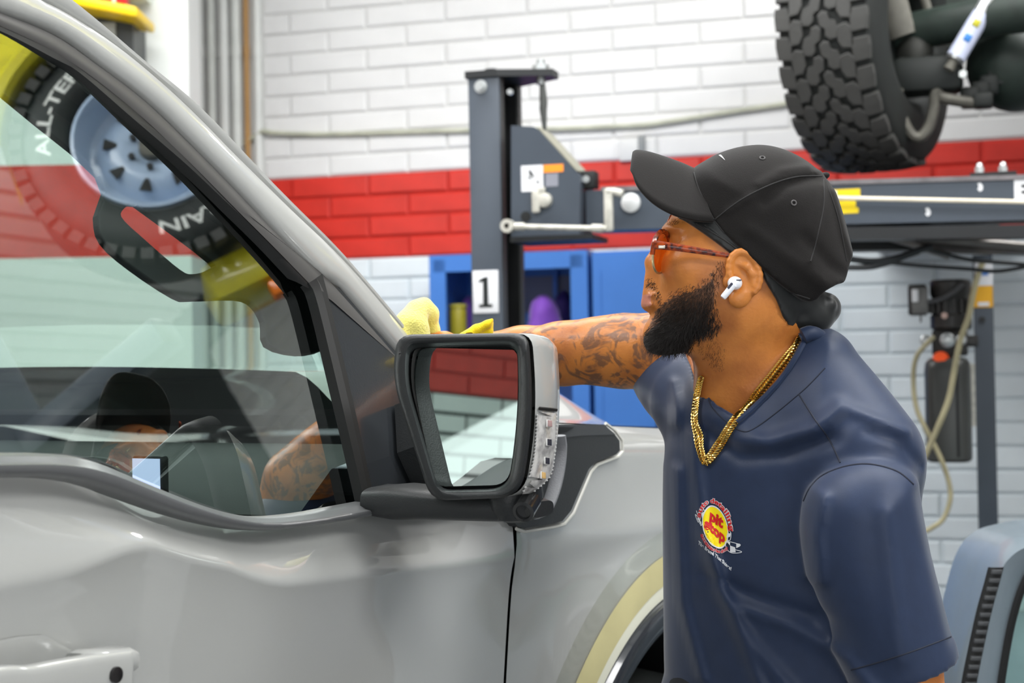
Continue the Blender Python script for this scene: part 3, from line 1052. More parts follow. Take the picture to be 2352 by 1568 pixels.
rowsT = [(block_mesh('tread_shoulder_a', mir(shol, -1, -.122)), 0.0), (block_mesh('tread_bar_a', mir(bar_, 1, -.078)), .5), (block_mesh('tread_hook_a', mir(hook, 1, -.028)), .15),
         (block_mesh('tread_hook_b', mir(hook, -1, .028)), .62), (block_mesh('tread_bar_b', mir(bar_, -1, .078)), .2), (block_mesh('tread_shoulder_b', mir(shol, 1, .122)), .7)]
MT = Matrix(((TAX.x, TFW.x, 0, TC.x), (TAX.y, TFW.y, 0, TC.y), (TAX.z, TFW.z, 1, TC.z), (0, 0, 0, 1)))
for me_, ph_ in rowsT:
    for i in range(NP):
        an = 2 * PI * (i + ph_) / NP
        an = (an + PI) % (2 * PI) - PI
        if abs(an) > 1.75: continue     # the far side of the tyre never shows
        o = bpy.data.objects.new('tread_block', me_)
        COL.objects.link(o)
        adopt(o, tyre)
        o.matrix_basis = MT @ Matrix.Rotation(an, 4, 'X')
# wheel inside face, hub, brake shield, axle, arms, shock absorber
MB().lathe(TC, TAX, [(-.1, .0), (-.1, .16), (-.12, .2), (-.13, .215), (.09, .215), (.1, .205), (.03, .2), (.02, .0)], 40).build('rim', M_under, suv)
MB().lathe(TC, TAX, [(.02, 0), (.02, .13), (.08, .14), (.1, .12), (.1, 0)], 32).build('brake_drum', M_under, suv)
arc = [P(x, y, DT - .16) for x, y in ((2062, 205), (2064, 240), (2074, 275), (2090, 305), (2106, 316), (2122, 308), (2136, 285), (2145, 250), (2150, 215), (2170, 226), (2245, 238))]
MB().tube(smooth_path(arc, 6), .018, 10, flat=1.5, upv=WN).build('knuckle_guard', M_dust, suv)
MB().cbox(P(2258, 232, DT - .16), WA * .03, WN * .04, ZV * .022, .008).build('tie_rod_end', M_under, suv)
ax0 = TC + TAX * .08
MB().tube([ax0, ax0 + TAX * .35 + ZV * .02, ax0 + TAX * .7 + ZV * .02, ax0 + TAX * 1.6 + ZV * .02], [.06, .065, .075, .075], 20).build('axle_tube', mat('axle_green_black', (36, 48, 42), .55, noise=.3), suv)
dg = P(2335, 150, DT - .05)
MB().ball(dg, (.16, .14, .15), 24, 16).build('differential', mat('axle_green_black', (36, 48, 42), .55, noise=.3), suv)
fl = MB()
for px, py in ((2228, 235), (2252, 222), (2272, 208), (2290, 190), (2308, 172), (2326, 156)): fl.cbox(P(px, py - 10, DT - .1), WA * .03, WN * .05, ZV * .03, .01)
fl.build('skid_bracket', M_under, suv)
MB().cbox(P(2130, 175, DT - .1), WA * .11, WN * .07, ZV * .06, .03).build('knuckle', M_under, suv)
MB().ball(P(2100, 125, DT - .08), (.06, .07, .085), 20, 14).build('knuckle', mat('knuckle_brown', (46, 47, 43), .6, noise=.2), suv)
MB().tube([P(2020, -60, DT - .13), P(2050, 20, DT - .13), P(2072, 84, DT - .13)], [.055, .052, .044], 12, flat=.6, upv=WN).build('control_arm', M_dust, suv)
MB().tube(smooth_path([P(2110, -40, DT - .1), P(2128, 10, DT - .1), P(2140, 60, DT - .1), P(2150, 98, DT - .1)], 4), .014, 10).build('control_arm', M_dust, suv)
MB().box(P(1960, -190, DT + .3), WA * 2.2, WN * -.9, ZV * .24).build('frame_rail', M_under, suv, smooth=False)
MB().box(P(2040, -40, DT + .25), WA * 1.6, WN * -.12, ZV * .36).build('inner_wing', M_under, suv, smooth=False)
MB().box(P(2160, 110, DT + .2), WA * 1.2, WN * -.2, ZV * .2).build('crossmember', mat('axle_green_black', (36, 48, 42), .55), suv, smooth=False)
MB().cbox(P(2308, 22, DT - .15), WA * .04, WN * .03, ZV * .03, .01).build('spring_seat', mat('dull_yellow', (120, 112, 30), .6, noise=.3), suv)
sa, sb_ = P(2192, 138, DT - .24), P(2292, -30, DT - .24)
sd = (sb_ - sa)
shk = MB().tube([sa, sa + sd * .02, sa + sd * .02, sb_], [.026, .026, .03, .03], 20).build('shock_absorber', mat('silver_shock', (186, 188, 190), .3, .6, noise=.1), suv)
sn = sd.normalized()
MB().tube([sa + sd * .03, sa + sd * .62], .0304, 20).build('wrap_label', mat('pale_blue_wrap', (196, 202, 226), .35), shk)
for f, c_, nm in ((.27, (40, 116, 190), 'blue_mark'), (.47, (176, 170, 30), 'yellow_mark')):
    p = sa + sd * f
    v_ = (CAM - p); v_ = (v_ - sn * v_.dot(sn)).normalized()
    MB().cbox(p + v_ * .0300, sn.cross(v_) * .011, v_ * .003, sn * .012, .003).build(nm, mat(nm, c_, .4), shk)
MB().tube([sa - sn * .035, sa], [.018, .014], 12).build('shock_eye', M_dust, shk)
mb = MB()
bolt(mb, P(2212, 172, DT - .26), WN, .013, .02)
mb.build('bolt', mat('bright_bolt', (220, 224, 222), .3, .4), suv)
# opposite wheel of the same axle, only its inner edge reaches the frame
TC2 = TC + TAX * 1.42
t2_ = tyre_body('tyre', TC2, TAX, TR, tw_, suv, M_tyred, .215)
# runway the tyres stand on
MB().box(LF(lf_of(1900, 410)[0], -.15, hbeam - .06), WA * .5, WN * -2.2, ZV * .055).build('runway', M_liftd, lift, smooth=False)
MB().box(LF(lf_of(1900, 410)[0] + 1.42, -.15, hbeam - .06), WA * .5, WN * -2.2, ZV * .055).build('runway', M_liftd, lift, smooth=False)
# ------------------------------------------------------------------ the grey pickup
TA = math.radians(60)
TU = V((math.cos(TA), math.sin(TA), 0))        # forwards along the truck
TN = V((math.sin(TA), -math.cos(TA), 0))       # out of its driver side, towards the photographer
TG = V((0.0, 2.45, 0.0))                       # door / fender gap


def T(s, w_, h): return TG + TU * s + TN * w_ + ZV * h


def t_of(p):
    e = V(p) - TG
    return e.dot(TU), e.dot(TN), e.z


TAU = math.radians(17.5)                        # lean of the glass house
GH0, GW0 = 1.31, -0.03
GNRM = TN * math.cos(TAU) + ZV * math.sin(TAU)
GP0 = T(0, GW0, GH0)


def side(px, py, w_=0.0): return on_plane(px, py, T(0, w_, 0), TN)


def gh(px, py, off=0.0): return on_plane(px, py, GP0 + GNRM * off, GNRM)


def paint(name, rgb):
    m = bpy.data.materials.new(name)
    m.use_nodes = True
    nt = m.node_tree
    b = nt.nodes['Principled BSDF']
    b.inputs['Base Color'].default_value = lin(rgb) + (1,)
    b.inputs['Roughness'].default_value = 0.32
    b.inputs['Specular IOR Level'].default_value = 0.5
    b.inputs['Coat Weight'].default_value = 1.0
    b.inputs['Coat Roughness'].default_value = 0.02
    b.inputs['Coat IOR'].default_value = 1.75
    n = nt.nodes.new('ShaderNodeTexNoise')
    n.inputs['Scale'].default_value = 900
    bp = nt.nodes.new('ShaderNodeBump')
    bp.inputs['Strength'].default_value = 0.03
    bp.inputs['Distance'].default_value = 0.001
    tc = nt.nodes.new('ShaderNodeTexCoord')
    nt.links.new(tc.outputs['Object'], n.inputs['Vector'])
    nt.links.new(n.outputs['Fac'], bp.inputs['Height'])
    nt.links.new(bp.outputs['Normal'], b.inputs['Normal'])
    return m


M_body = paint('grey_car_paint', (166, 167, 164))
M_plas = mat('black_textured_plastic', (38, 40, 41), .42, spec=.5, bump=.12, bscale=420)
M_plas2 = mat('dark_grey_plastic', (58, 60, 62), .4, bump=.08, bscale=420)
M_trim = mat('satin_grey_trim', (92, 93, 94), .28, spec=.6, noise=.04)
M_seal = mat('black_rubber_seal', (17, 18, 18), .5, noise=.1)
M_int = mat('black_interior', (26, 28, 28), .6, noise=.2, nscale=6)
M_intg = mat('charcoal_seat_cloth', (44, 47, 48), .75, noise=.2, nscale=30)
M_glass = glass_mat('green_tinted_glass', (0.80, 0.93, 0.88), 0.30)
M_glass2 = glass_mat('clear_green_glass', (0.82, 0.95, 0.90), 0.05)

truck = thing('pickup_truck', 'grey pickup truck with the tall black-framed mirror, filling the lower left', 'truck', T(0, -1, 0))

# belt line (driver door lower window edge) in truck coordinates
belt_lo_px = [(-260, 1110), (-120, 1096), (0, 1092), (140, 1091), (230, 1106), (330, 1145), (450, 1188), (560, 1212), (640, 1217), (760, 1201), (930, 1172), (1060, 1152), (1150, 1141)]
belt_up_px = [(-260, 1052), (-120, 1044), (0, 1041), (150, 1041), (225, 1054), (330, 1101), (450, 1151), (540, 1181), (605, 1189), (700, 1181), (870, 1149), (935, 1139), (1150, 1110)]
lo = [t_of(side(x, y)) for x, y in belt_lo_px]
up = [t_of(side(x, y, -.02)) for x, y in belt_up_px]
BS = np.array([p[0] for p in lo]); BH = np.array([p[2] for p in lo])
US = np.array([p[0] for p in up]); UH = np.array([p[2] for p in up])


def sm(s, S, H):
    """smoothed interpolation"""
    return float(np.mean([np.interp(s + d, S, H) for d in (-.03, -.015, 0, .015, .03)]))


def belt(s): return sm(s, BS, BH)


def beltu(s): return sm(s, US, UH)


# crease under the shoulder follows the dip of the belt
cr_px = [(-260, 1390), (0, 1348), (180, 1310), (320, 1250), (450, 1262), (560, 1318), (640, 1343), (760, 1332), (900, 1312), (1170, 1282)]
crl = [t_of(side(x, y)) for x, y in cr_px]
CS = np.array([p[0] for p in crl]); CHh = np.array([p[2] for p in crl])


def crease(s): return min(sm(s, CS, CHh), belt(s) - .05)


def side_w(s, h):
    """outward bulge of the body side"""
    b_, c_ = belt(s), crease(s)
    if h >= c_:
        f = (b_ - h) / (b_ - c_)
        return -.050 * (1 - f) ** 1.25 * max(.12, min(1, -s / .22))
    d = c_ - h
    return -.16 * d * d / (d + .05) * .55 - .010 * (1 - math.exp(-d / .03))


M_gap = M_seal
rows = []
S0, S1 = -1.62, -.004
cols = list(np.linspace(S0, S1, 90))
for s in cols:
    b_, c_ = belt(s), crease(s)
    hs_l = [b_ - (b_ - c_) * f for f in np.linspace(0, 1, 10)] + [c_ - .5 * (f ** 1.4) * (c_ - .42) / .5 for f in np.linspace(.03, 1, 26)]
    gapx = .018 * max(0, (1.30 - hs_l[5]) * 0)
    rows.append([T(s, side_w(s, h), h) for h in hs_l])
door = MB().grid(rows).build('door', M_body, truck, sharp=70)
# folded front edge of the door
ed = MB().grid([[rows[-1][j], rows[-1][j] - TN * .03] for j in range(len(rows[-1]))])
ed.build('door_edge', M_body, door)
MB().grid([[T(.0, side_w(0, h) - .02, h) for h in (1.4, .4)], [T(.006, side_w(0, h) - .02, h) for h in (1.4, .4)]]).build('shut_line', M_seal, door)

# fender with the wheel arch cut out
ARC_S, ARC_H, ARC_R = .595, .575, .503


def arch(a, r):
    return ARC_S + r * math.cos(a) * .98, ARC_H + r * math.sin(a)


def fend_top(s): return float(np.interp(s, [-.1, .0, .236, .667, 1.2, 1.6], [1.405, 1.405, 1.40, 1.373, 1.30, 1.2]))


def fend_w(s, h):
    t_ = fend_top(s)
    d = t_ - h
    w_ = -.05 * max(0, 1 - d / .05) ** 2
    c_ = crease(-.01)
    if h < c_: w_ += side_w(-.01, h)
    dr = math.hypot((s - ARC_S) / .98, h - ARC_H) - ARC_R
    w_ += .040 * math.exp(-max(dr, 0) ** 2 / .018) * max(0, min(1, s / .12))
    return w_


rows = []
NA = 120
aa = np.linspace(math.radians(186), math.radians(-6), NA)
for a in aa:
    s0_, h0_ = arch(a, ARC_R)
    dx, dy = math.cos(a), math.sin(a)
    # outer limit: box s in [.004, 1.6], h in [.45, fend_top]
    tmax = 9
    if dx < -1e-6: tmax = min(tmax, (.004 - s0_) / dx)
    if dx > 1e-6: tmax = min(tmax, (1.55 - s0_) / dx)
    if dy > 1e-6:
        t_ = (1.40 - h0_) / dy
        for _ in range(6): t_ = (fend_top(s0_ + dx * t_) - h0_) / dy
        tmax = min(tmax, t_)
    if dy < -1e-6: tmax = min(tmax, (.36 - h0_) / dy)
    tmax = max(tmax, .001)
    r_ = []
    for f in np.linspace(0, 1, 30):
        s, h = s0_ + dx * tmax * f, h0_ + dy * tmax * f
        r_.append(T(s, fend_w(s, h), h))
    rows.append(r_)
fender = MB().grid(rows, flip=True).build('fender', M_body, truck, sharp=60)
# rolled lip, wheel well liner, tyre
lip = [[T(arch(a, ARC_R - d)[0], fend_w(*arch(a, ARC_R)) + o, arch(a, ARC_R - d)[1]) for d, o in ((0, 0), (.004, .012), (.016, .018), (.040, .016), (.056, .004), (.060, -.02), (.060, -.06))] for a in aa]
MB().grid(lip, flip=True).build('arch_flare', mat('gloss_black_flare', (40, 43, 48), .14, spec=.6, coat=.4), fender)
wl = [[T(arch(a, ARC_R - .06)[0], -.02 - d, arch(a, ARC_R - .06)[1]) for d in (0, .3, .55)] for a in aa]
MB().grid(wl, flip=True).build('wheel_well', mat('well_black', (20, 22, 21), .8, noise=.2), fender)
MB().grid([[T(s, -.5, h) for h in (.3, 1.2)] for s in (0.0, 1.25)]).build('well_wall', mat('well_black', (20, 22, 21), .8), fender)
wheel_c = T(.62, -.22, .46)
tyre_body('tyre', wheel_c, TN, .46, .3, truck, M_tyred, .22)
MB().lathe(wheel_c, TN, [(.1, 0), (.1, .08), (.06, .12), (.1, .2), (.13, .225)], 40).build('wheel_rim', mat('dark_alloy', (52, 54, 56), .35, .6), truck)

# masking tape and its clear film round the arch, stuck on the fender
tapeM = mat('cream_masking_tape', (196, 188, 140), .5, noise=.12, nscale=9)


def band(r0, r1, a0, a1, off, n=50):
    return [[T(arch(a, ARC_R + r)[0], fend_w(*arch(a, ARC_R + r)) + off, arch(a, ARC_R + r)[1]) for r in np.linspace(r0, r1, 6)] for a in np.linspace(a0, a1, n)]


tp_ = thing('masking_tape', 'cream masking tape strips following the pickup wheel arch', 'tape', T(.3, .05, .9))
for k, (a0, a1) in enumerate(((184, 146), (148, 96))):
    o = MB().grid(band(.026, .076, math.radians(a0), math.radians(a1), .0016 + .0012 * k), flip=True).build('tape_strip', tapeM, tp_)
MB().grid(band(.002, .028, math.radians(184), math.radians(96), .0012), flip=True).build('tape_edge', mat('white_tape_edge', (226, 226, 208), .5), tp_)
fm = glass_mat('clear_film', (0.95, 0.95, 0.91), 0.04, .15)
film = MB().grid(band(.076, .118, math.radians(184), math.radians(96), .0012), flip=True).build('protective_film', fm, None)
tag(film, 'clear protective film strip outside the masking tape on the arch', 'film')

# black fender vent trim behind the mirror
fv_px = [(1196, 982), (1280, 975), (1386, 975), (1408, 992), (1423, 1012), (1424, 1034), (1416, 1043), (1366, 1062), (1352, 1078), (1312, 1172), (1292, 1196), (1272, 1202), (1204, 1213), (1188, 1208), (1172, 1186)]
fr_ = [side(x, y, .012) for x, y in fv_px]
vent = MB().prism(fr_, TN * -.03).build('fender_vent', M_plas, truck, smooth=False)
edge_px = [(1391, 972), (1412, 988), (1428, 1010), (1430, 1036), (1420, 1048), (1371, 1067), (1357, 1083), (1317, 1178), (1296, 1203), (1274, 1209), (1204, 1220), (1186, 1214)]
MB().tube([side(x, y, .006) for x, y in edge_px], .003, 6).build('trim_bead', mat('pale_bead', (206, 206, 198), .4), vent)
tf = [side(x, y, .012) for x, y in ((1196, 982), (1280, 975), (1386, 975), (1412, 998), (1330, 1000), (1240, 1012), (1205, 1018))]
MB().prism(tf, TN * .002).build('lit_ledge_plate', M_plas2, vent, smooth=False)  # lighter grey plate: the ledge's lit top put in as colour
MB().prism([side(x, y, .0145) for x, y in ((1282, 980), (1318, 981), (1300, 992), (1282, 996))], TN * .001).build('slot', M_seal, vent, smooth=False)

# bonnet with its raised dome; cowl
WC = -.98


def hood_h(s, u):
    """u: 0 at the fender edge .. 1 at the centre line"""
    base = float(np.interp(s, [-.25, .0, .236, .667, 1.2, 1.55], [1.405, 1.405, 1.402, 1.376, 1.30, 1.20])) + .03 * math.sin(PI / 2 * u)
    f = max(0.0, min(1.0, (u - .16) / .15))
    g_ = f * f * (3 - 2 * f)
    fs_ = max(0.0, min(1.0, (1.06 - s) / .42))
    hs__ = fs_ * fs_ * (3 - 2 * fs_)
    return base + .078 * g_ * hs__


rows = []
for s in np.linspace(-.12, 1.5, 70):
    rows.append([T(s, -.05 + u * (WC + .05), hood_h(s, u)) for u in np.linspace(0, 1, 44)] + [T(s, 2 * WC + .05 - u * (WC + .05), hood_h(s, u)) for u in np.linspace(1, 0, 44)])
MB().grid(rows).build('bonnet', M_body, truck, sharp=60)
# gap / shoulder strip between fender and bonnet
MB().grid([[T(s, -.05, fend_top(s)), T(s, -.056, fend_top(s) - .004), T(s, -.06, fend_top(s) + .001)] for s in np.linspace(0, 1.5, 30)]).build('panel_gap', M_seal, truck)
# far fender side and nose close the body
MB().grid([[T(s, 2 * WC + .05 - d, h - (0 if k == 0 else .8)) for k, d in enumerate((0, .05))] for s, h in ((-.12, 1.4), (.7, 1.37), (1.5, 1.2))], flip=True).build('far_fender', M_body, truck)
MB().grid([[T(1.5, w_, 1.22), T(1.56, w_, 1.1), T(1.56, w_, .5)] for w_ in (-.02, -.5, -1.0, -1.5, -1.94)]).build('nose', M_plas2, truck)

# ---- A pillar and roof rail: strips traced on the glass-house plane
sil = [(-420, -330), (-120, -215), (60, -95), (174, -2), (321, 131), (463, 245), (626, 419), (780, 578), (906, 724), (960, 792), (1010, 850)]
grv = [(-420, -240), (-160, -130), (0, -52), (82, 2), (147, 36), (272, 118), (408, 234), (544, 370), (660, 483), (780, 598), (922, 764), (1000, 856)]
low = [(-420, -150), (-200, -60), (0, 27), (136, 82), (245, 160), (354, 245), (462, 351), (560, 452), (650, 548), (735, 632), (780, 662), (896, 792), (960, 868)]
sea = [(-420, -110), (-200, -22), (0, 62), (125, 122), (225, 190), (330, 276), (437, 378), (540, 482), (630, 572), (706, 650)]
gls = [(-420, -95), (-200, -8), (0, 78), (110, 132), (163, 160), (283, 261), (395, 354), (463, 416), (560, 510), (625, 575), (690, 645)]


def strip(name, a, b, prof_, m, par, n=60, na=None):
    """surface between two traced pixel lines; prof_: (fraction, lift off the plane)"""
    A = resample(smooth_path([gh(*p) for p in a], 6), n)
    B = resample(smooth_path([gh(*p) for p in b], 6), n)
    return MB().grid([[A[i].lerp(B[i], f) + GNRM * z for f, z in prof_] for i in range(n)]).build(name, m, par, sharp=50)


pil = strip('pillar', grv, low, [(-.02, -.02), (0, .0), (.06, .008), (.3, .012), (.7, .012), (.9, .009), (.98, .002), (1, -.01)], M_body, truck)
strip('roof_rail', sil, grv, [(-.15, -.08), (0.0, -.022), (.14, -.004), (.34, .006), (.58, .005), (.70, .0), (.76, -.010), (.78, -.03)], M_body, truck)
strip('groove', sil, grv, [(.72, -.020), (1.1, -.020)], M_seal, truck)
strip('window_seal', low, gls, [(-.05, -.012), (.1, -.004), (.5, .0), (.56, -.002), (.64, .002), (.9, .001), (1.0, -.006), (1.05, -.012)], M_seal, truck)
strip('seal_face', low, sea, [(0, -.003), (.2, .003), (.8, .005), (1.0, .002)], mat('grey_rubber', (70, 69, 68), .45), pil)

# window glass
gl_poly = [(-420, 1075)] + [(x, y) for x, y in belt_up_px[1:9]] + [(700, 1181), (862, 1152), (800, 905), (748, 700), (728, 640)] + [(x + 12, y - 14) for x, y in gls[::-1][1:]]
YAWG = math.tan(math.radians(2.3))      # door glass toes in towards the front
GQ = GP0 - GNRM * .009 - TU * .62
GQN = (GNRM + TU * YAWG).normalized()
gpts = [on_plane(x, y, GQ, GQN) for x, y in gl_poly]
# flat sheet as one n-gon, then finely filled so that it can bow outwards like door glass
bm = bmesh.new()
vs_ = [bm.verts.new(p) for p in gpts]
bm.faces.new(vs_)
bmesh.ops.triangulate(bm, faces=bm.faces[:])
glo = mk('window_glass', [v.co for v in bm.verts], [tuple(v.index for v in f.verts) for f in bm.faces] if not bm.verts.index_update() else [], M_glass, truck, smooth=False)
bm.free()
# thin shading band etching at the lower front corner
# division bar and sail panel
bar = [gh(x, y) for x, y in ((704, 652), (722, 690), (772, 895), (832, 1152))]
barr = [gh(x, y) for x, y in ((733, 632), (748, 690), (796, 890), (852, 1148))]
A, B = resample(smooth_path(bar, 5), 30), resample(smooth_path(barr, 5), 30)
MB().grid([[A[i] - GNRM * .012, A[i] + GNRM * .004, A[i].lerp(B[i], .45) + GNRM * .008, A[i].lerp(B[i], .55) + GNRM * .004, B[i] + GNRM * .006, B[i] - GNRM * .01] for i in range(30)]).build('division_bar', M_seal, truck, sharp=50)
sail_px = [(733, 632), (780, 660), (850, 742), (900, 797), (960, 866), (1000, 1000), (990, 1120), (940, 1160), (925, 1128), (852, 1150), (796, 890), (748, 690)]
sf = [gh(x, y, .003) for x, y in sail_px]
M_sail = mat('satin_black_sail', (44, 47, 50), .16, spec=.5, coat=.3, bump=.03, bscale=400)
sailo = MB().prism(sf, GNRM * -.02).build('sail_panel', M_sail, truck, smooth=False)

# belt trim, a rounded strip below the glass
nT = 90
Sx = np.linspace(-1.6, -.285, nT)
rows = []
for s in Sx:
    hu, hl = beltu(s), belt(s) - .002
    r_ = []
    for f, o in ((-.02, -.03), (0, -.016), (.14, -.004), (.38, .004), (.46, .012), (.62, .013), (.85, .010), (.97, .004), (1.02, -.006), (1.04, -.02)):
        h = hu + (hl - hu) * f
        r_.append(T(s, o + side_w(s, min(h, belt(s) - .001)) * .3, h))
    rows.append(r_)
MB().grid(rows).build('belt_trim', M_trim, truck, sharp=60)

# door handle, its cup and lock
cup_px = [(-60, 1530), (-40, 1500), (0, 1474), (40, 1466), (95, 1462), (118, 1474), (160, 1496), (180, 1512), (120, 1530), (40, 1540), (-40, 1545)]
mb = MB()
inner, outer = [], []
for x, y in cup_px:
    s, _, h = t_of(side(x, y, -.01))
    outer.append(T(s, side_w(s, h) + .0015, h))
cc = sum(outer, V()) / len(outer)
rings = []
for f, d in ((1.12, -.0005), (1.0, -.001), (.93, .0035), (.7, .004), (.3, .004)):
    rings.append([cc + (p - cc) * f + TN * (.0015 if f > 1.05 else .002) for p in outer])
M_cup = M_body
mbc = MB().loft(rings, cap0=False, cap1=True).build('handle_cup', M_cup, door)
hb = []
up_px = [(-120, 1545), (0, 1531), (60, 1531), (120, 1521), (180, 1507)]
def hs_pt(x, y, w_):
    s, _, h = t_of(side(x, y, w_))
    return T(s, w_, h)
path = [hs_pt(x, y, .036) for x, y in ((-160, 1590), (0, 1565), (60, 1563), (120, 1552), (200, 1537), (270, 1527), (290, 1524))]
path = smooth_path(path, 5)
n_ = len(path)
rings = []
for i, p in enumerate(path):
    f = i / (n_ - 1)
    k = 1.0 if f < .95 else (1 - ((f - .95) / .05) ** 2 * .55)
    hz, wo = .0215 * k, .012 * k
    ring = []
    for j in range(20):
        an = 2 * PI * j / 20
        e = .45
        ring.append(p + ZV * (math.copysign(abs(math.sin(an)) ** e, math.sin(an)) * hz - .006) + TN * (math.copysign(abs(math.cos(an)) ** e, math.cos(an)) * wo))
    rings.append(ring)
M_hand = M_body
hdl = MB().loft(rings).build('door_handle', M_hand, door)
rings = []
for f, k in ((0, .8), (.1, 1), (.9, 1), (1, .75)):
    a_, b_ = hs_pt(184, 1503, .022), hs_pt(286, 1490, .022)
    p = a_.lerp(b_, f)
    ring = []
    for j in range(16):
        an = 2 * PI * j / 16
        ring.append(p + ZV * (math.copysign(abs(math.sin(an)) ** .5, math.sin(an)) * .014 * k - .010) + TN * (math.copysign(abs(math.cos(an)) ** .5, math.cos(an)) * .022))
    rings.append(ring)
MB().loft(rings).build('handle_end', M_hand, hdl)
MB().lathe(hs_pt(263, 1549, .047), TN, [(0, 0), (0, .0085), (.004, .0085), (.005, .006), (.005, 0)], 20).build('lock', mat('lock_black', (26, 24, 24), .3), hdl)

# ---- cab interior, far side, glass
# inside trim of the driver's A pillar with its grab handle (the slot is the gap behind the handle)
pill_px = [(-420, -70), (-200, 20), (0, 212), (226, 404), (222, 500), (236, 556), (300, 614), (400, 680), (440, 686), (540, 684), (580, 700), (604, 740), (612, 792), (680, 812), (740, 800), (770, 760), (735, 640), (640, 560), (500, 420), (300, 240), (100, 90), (-200, -40), (-420, -130)]
slot_px = [(283, 472), (305, 468), (326, 480), (482, 598), (478, 624), (440, 636), (408, 626), (330, 560), (270, 502)]
FNRM = GNRM
FYV = FNRM.cross(TU)
if FYV.z < 0: FYV = -FYV


def fill_hole(outer_, holes, p0, ext, name, m, par):
    cu = bpy.data.curves.new('f', 'CURVE')
    cu.dimensions = '2D'
    cu.fill_mode = 'BOTH'
    for poly in [outer_] + holes:
        sp = cu.splines.new('POLY')
        sp.points.add(len(poly) - 1)
        for k, p in enumerate(poly):
            e = p - p0
            sp.points[k].co = (e.dot(TU), e.dot(FYV), 0, 1)
        sp.use_cyclic_u = True
    cu.extrude = ext
    cu.bevel_depth = .003
    o = bpy.data.objects.new('f', cu)
    COL.objects.link(o)
    me = bpy.data.meshes.new_from_object(o.evaluated_get(bpy.context.evaluated_depsgraph_get()))
    vs = [p0 + TU * v.co.x + FYV * v.co.y + FNRM * v.co.z for v in me.vertices]
    fc = [tuple(p.vertices) for p in me.polygons]
    bpy.data.objects.remove(o); bpy.data.curves.remove(cu); bpy.data.meshes.remove(me)
    return mk(name, vs, fc, m, par, smooth=False)


PIN = -.075
rp_ = [gh(*p, PIN) for p in smooth_path(pill_px, 3, closed=True)]
rs_ = [gh(*p, PIN) for p in smooth_path(slot_px, 4, closed=True)]
fill_hole(rp_, [rs_], rp_[0], .003, 'pillar_trim', M_int, truck)
FWN = -1.72
b = MB().box(T(-1.6, FWN - .05, .5), TU * 1.7, TN * .06, ZV * .78)
b.build('far_door', M_int, truck, smooth=False)
# floor, back of cab, roof lining, firewall
MB().box(T(-1.62, -1.75, .5), TU * 1.65, TN * 1.68, ZV * .04).build('cab_floor', M_int, truck, smooth=False)
MB().box(T(-1.9, -1.75, .5), TU * .05, TN * 1.7, ZV * .85).build('cab_back', M_int, truck, smooth=False)
MB().box(T(-.1, -1.75, .5), TU * .05, TN * 1.68, ZV * .8).build('firewall', M_int, truck, smooth=False)
rw = t_of(gh(0, 0))
roof = MB().grid([[T(s, w_, 1.955 - .02 * abs((w_ + .95) / .7) ** 3 - max(0, (s + .95)) * .42) for w_ in np.linspace(-.24, -1.6, 16)] for s in np.linspace(-1.9, -.86, 12)])
roof.build('roof', M_body, truck)
MB().grid([[T(s, w_, 1.925 - .02 * abs((w_ + .95) / .7) ** 3 - max(0, (s + .95)) * .42) for w_ in np.linspace(-.24, -1.6, 8)] for s in np.linspace(-1.9, -.86, 6)], flip=True).build('headliner', mat('grey_headliner', (120, 122, 120), .8), truck)
# windscreen
ws = MB().grid([[T(.06 + .06 * math.sin(PI * f), -.16 - f * 1.6, 1.43), T(-.42 + .04 * math.sin(PI * f), -.19 - f * 1.52, 1.70), T(-.9 + .03 * math.sin(PI * f), -.24 - f * 1.42, 1.935)] for f in np.linspace(0, 1, 12)])
ws.build('windscreen', M_glass2, truck)
# cowl panel under the screen
MB().grid([[T(.08, -.08 - f * 1.75, 1.40), T(-.06, -.08 - f * 1.75, 1.425)] for f in np.linspace(0, 1, 8)]).build('cowl', M_plas, truck)
# dashboard, door card, seat with head rest, steering wheel, lit display
das = []
for f in np.linspace(-.10, -1.7, 10):
    das.append([T(.0, f, 1.35), T(-.18, f, 1.385), T(-.34, f, 1.36), T(-.42, f, 1.30), T(-.42, f, 1.12), T(-.3, f, .95)])
MB().grid(das).build('dashboard', M_int, truck)
MB().cbox(T(-.8, -.1, .95), TU * .7, TN * .025, ZV * .3, .02).build('door_card', M_int, truck)
c_ = T(-.47, -.52, 1.20)
axw = (TU * -.85 + ZV * .5).normalized()
q1_ = TN
q2_ = axw.cross(q1_)
MB().tube([c_ + (q1_ * math.cos(a) + q2_ * math.sin(a)) * .185 for a in np.linspace(0, 2 * PI, 40, endpoint=False)], .015, 10, closed=True).build('steering_wheel', M_plas, truck)
MB().lathe(c_, axw, [(-.1, .03), (-.02, .05), (.0, .05), (.01, .0)], 20).build('steering_hub', M_plas, truck)
sp = [T(-1.02, -.55, .85), T(-1.0, -.55, 1.05), T(-1.08, -.55, 1.28)]
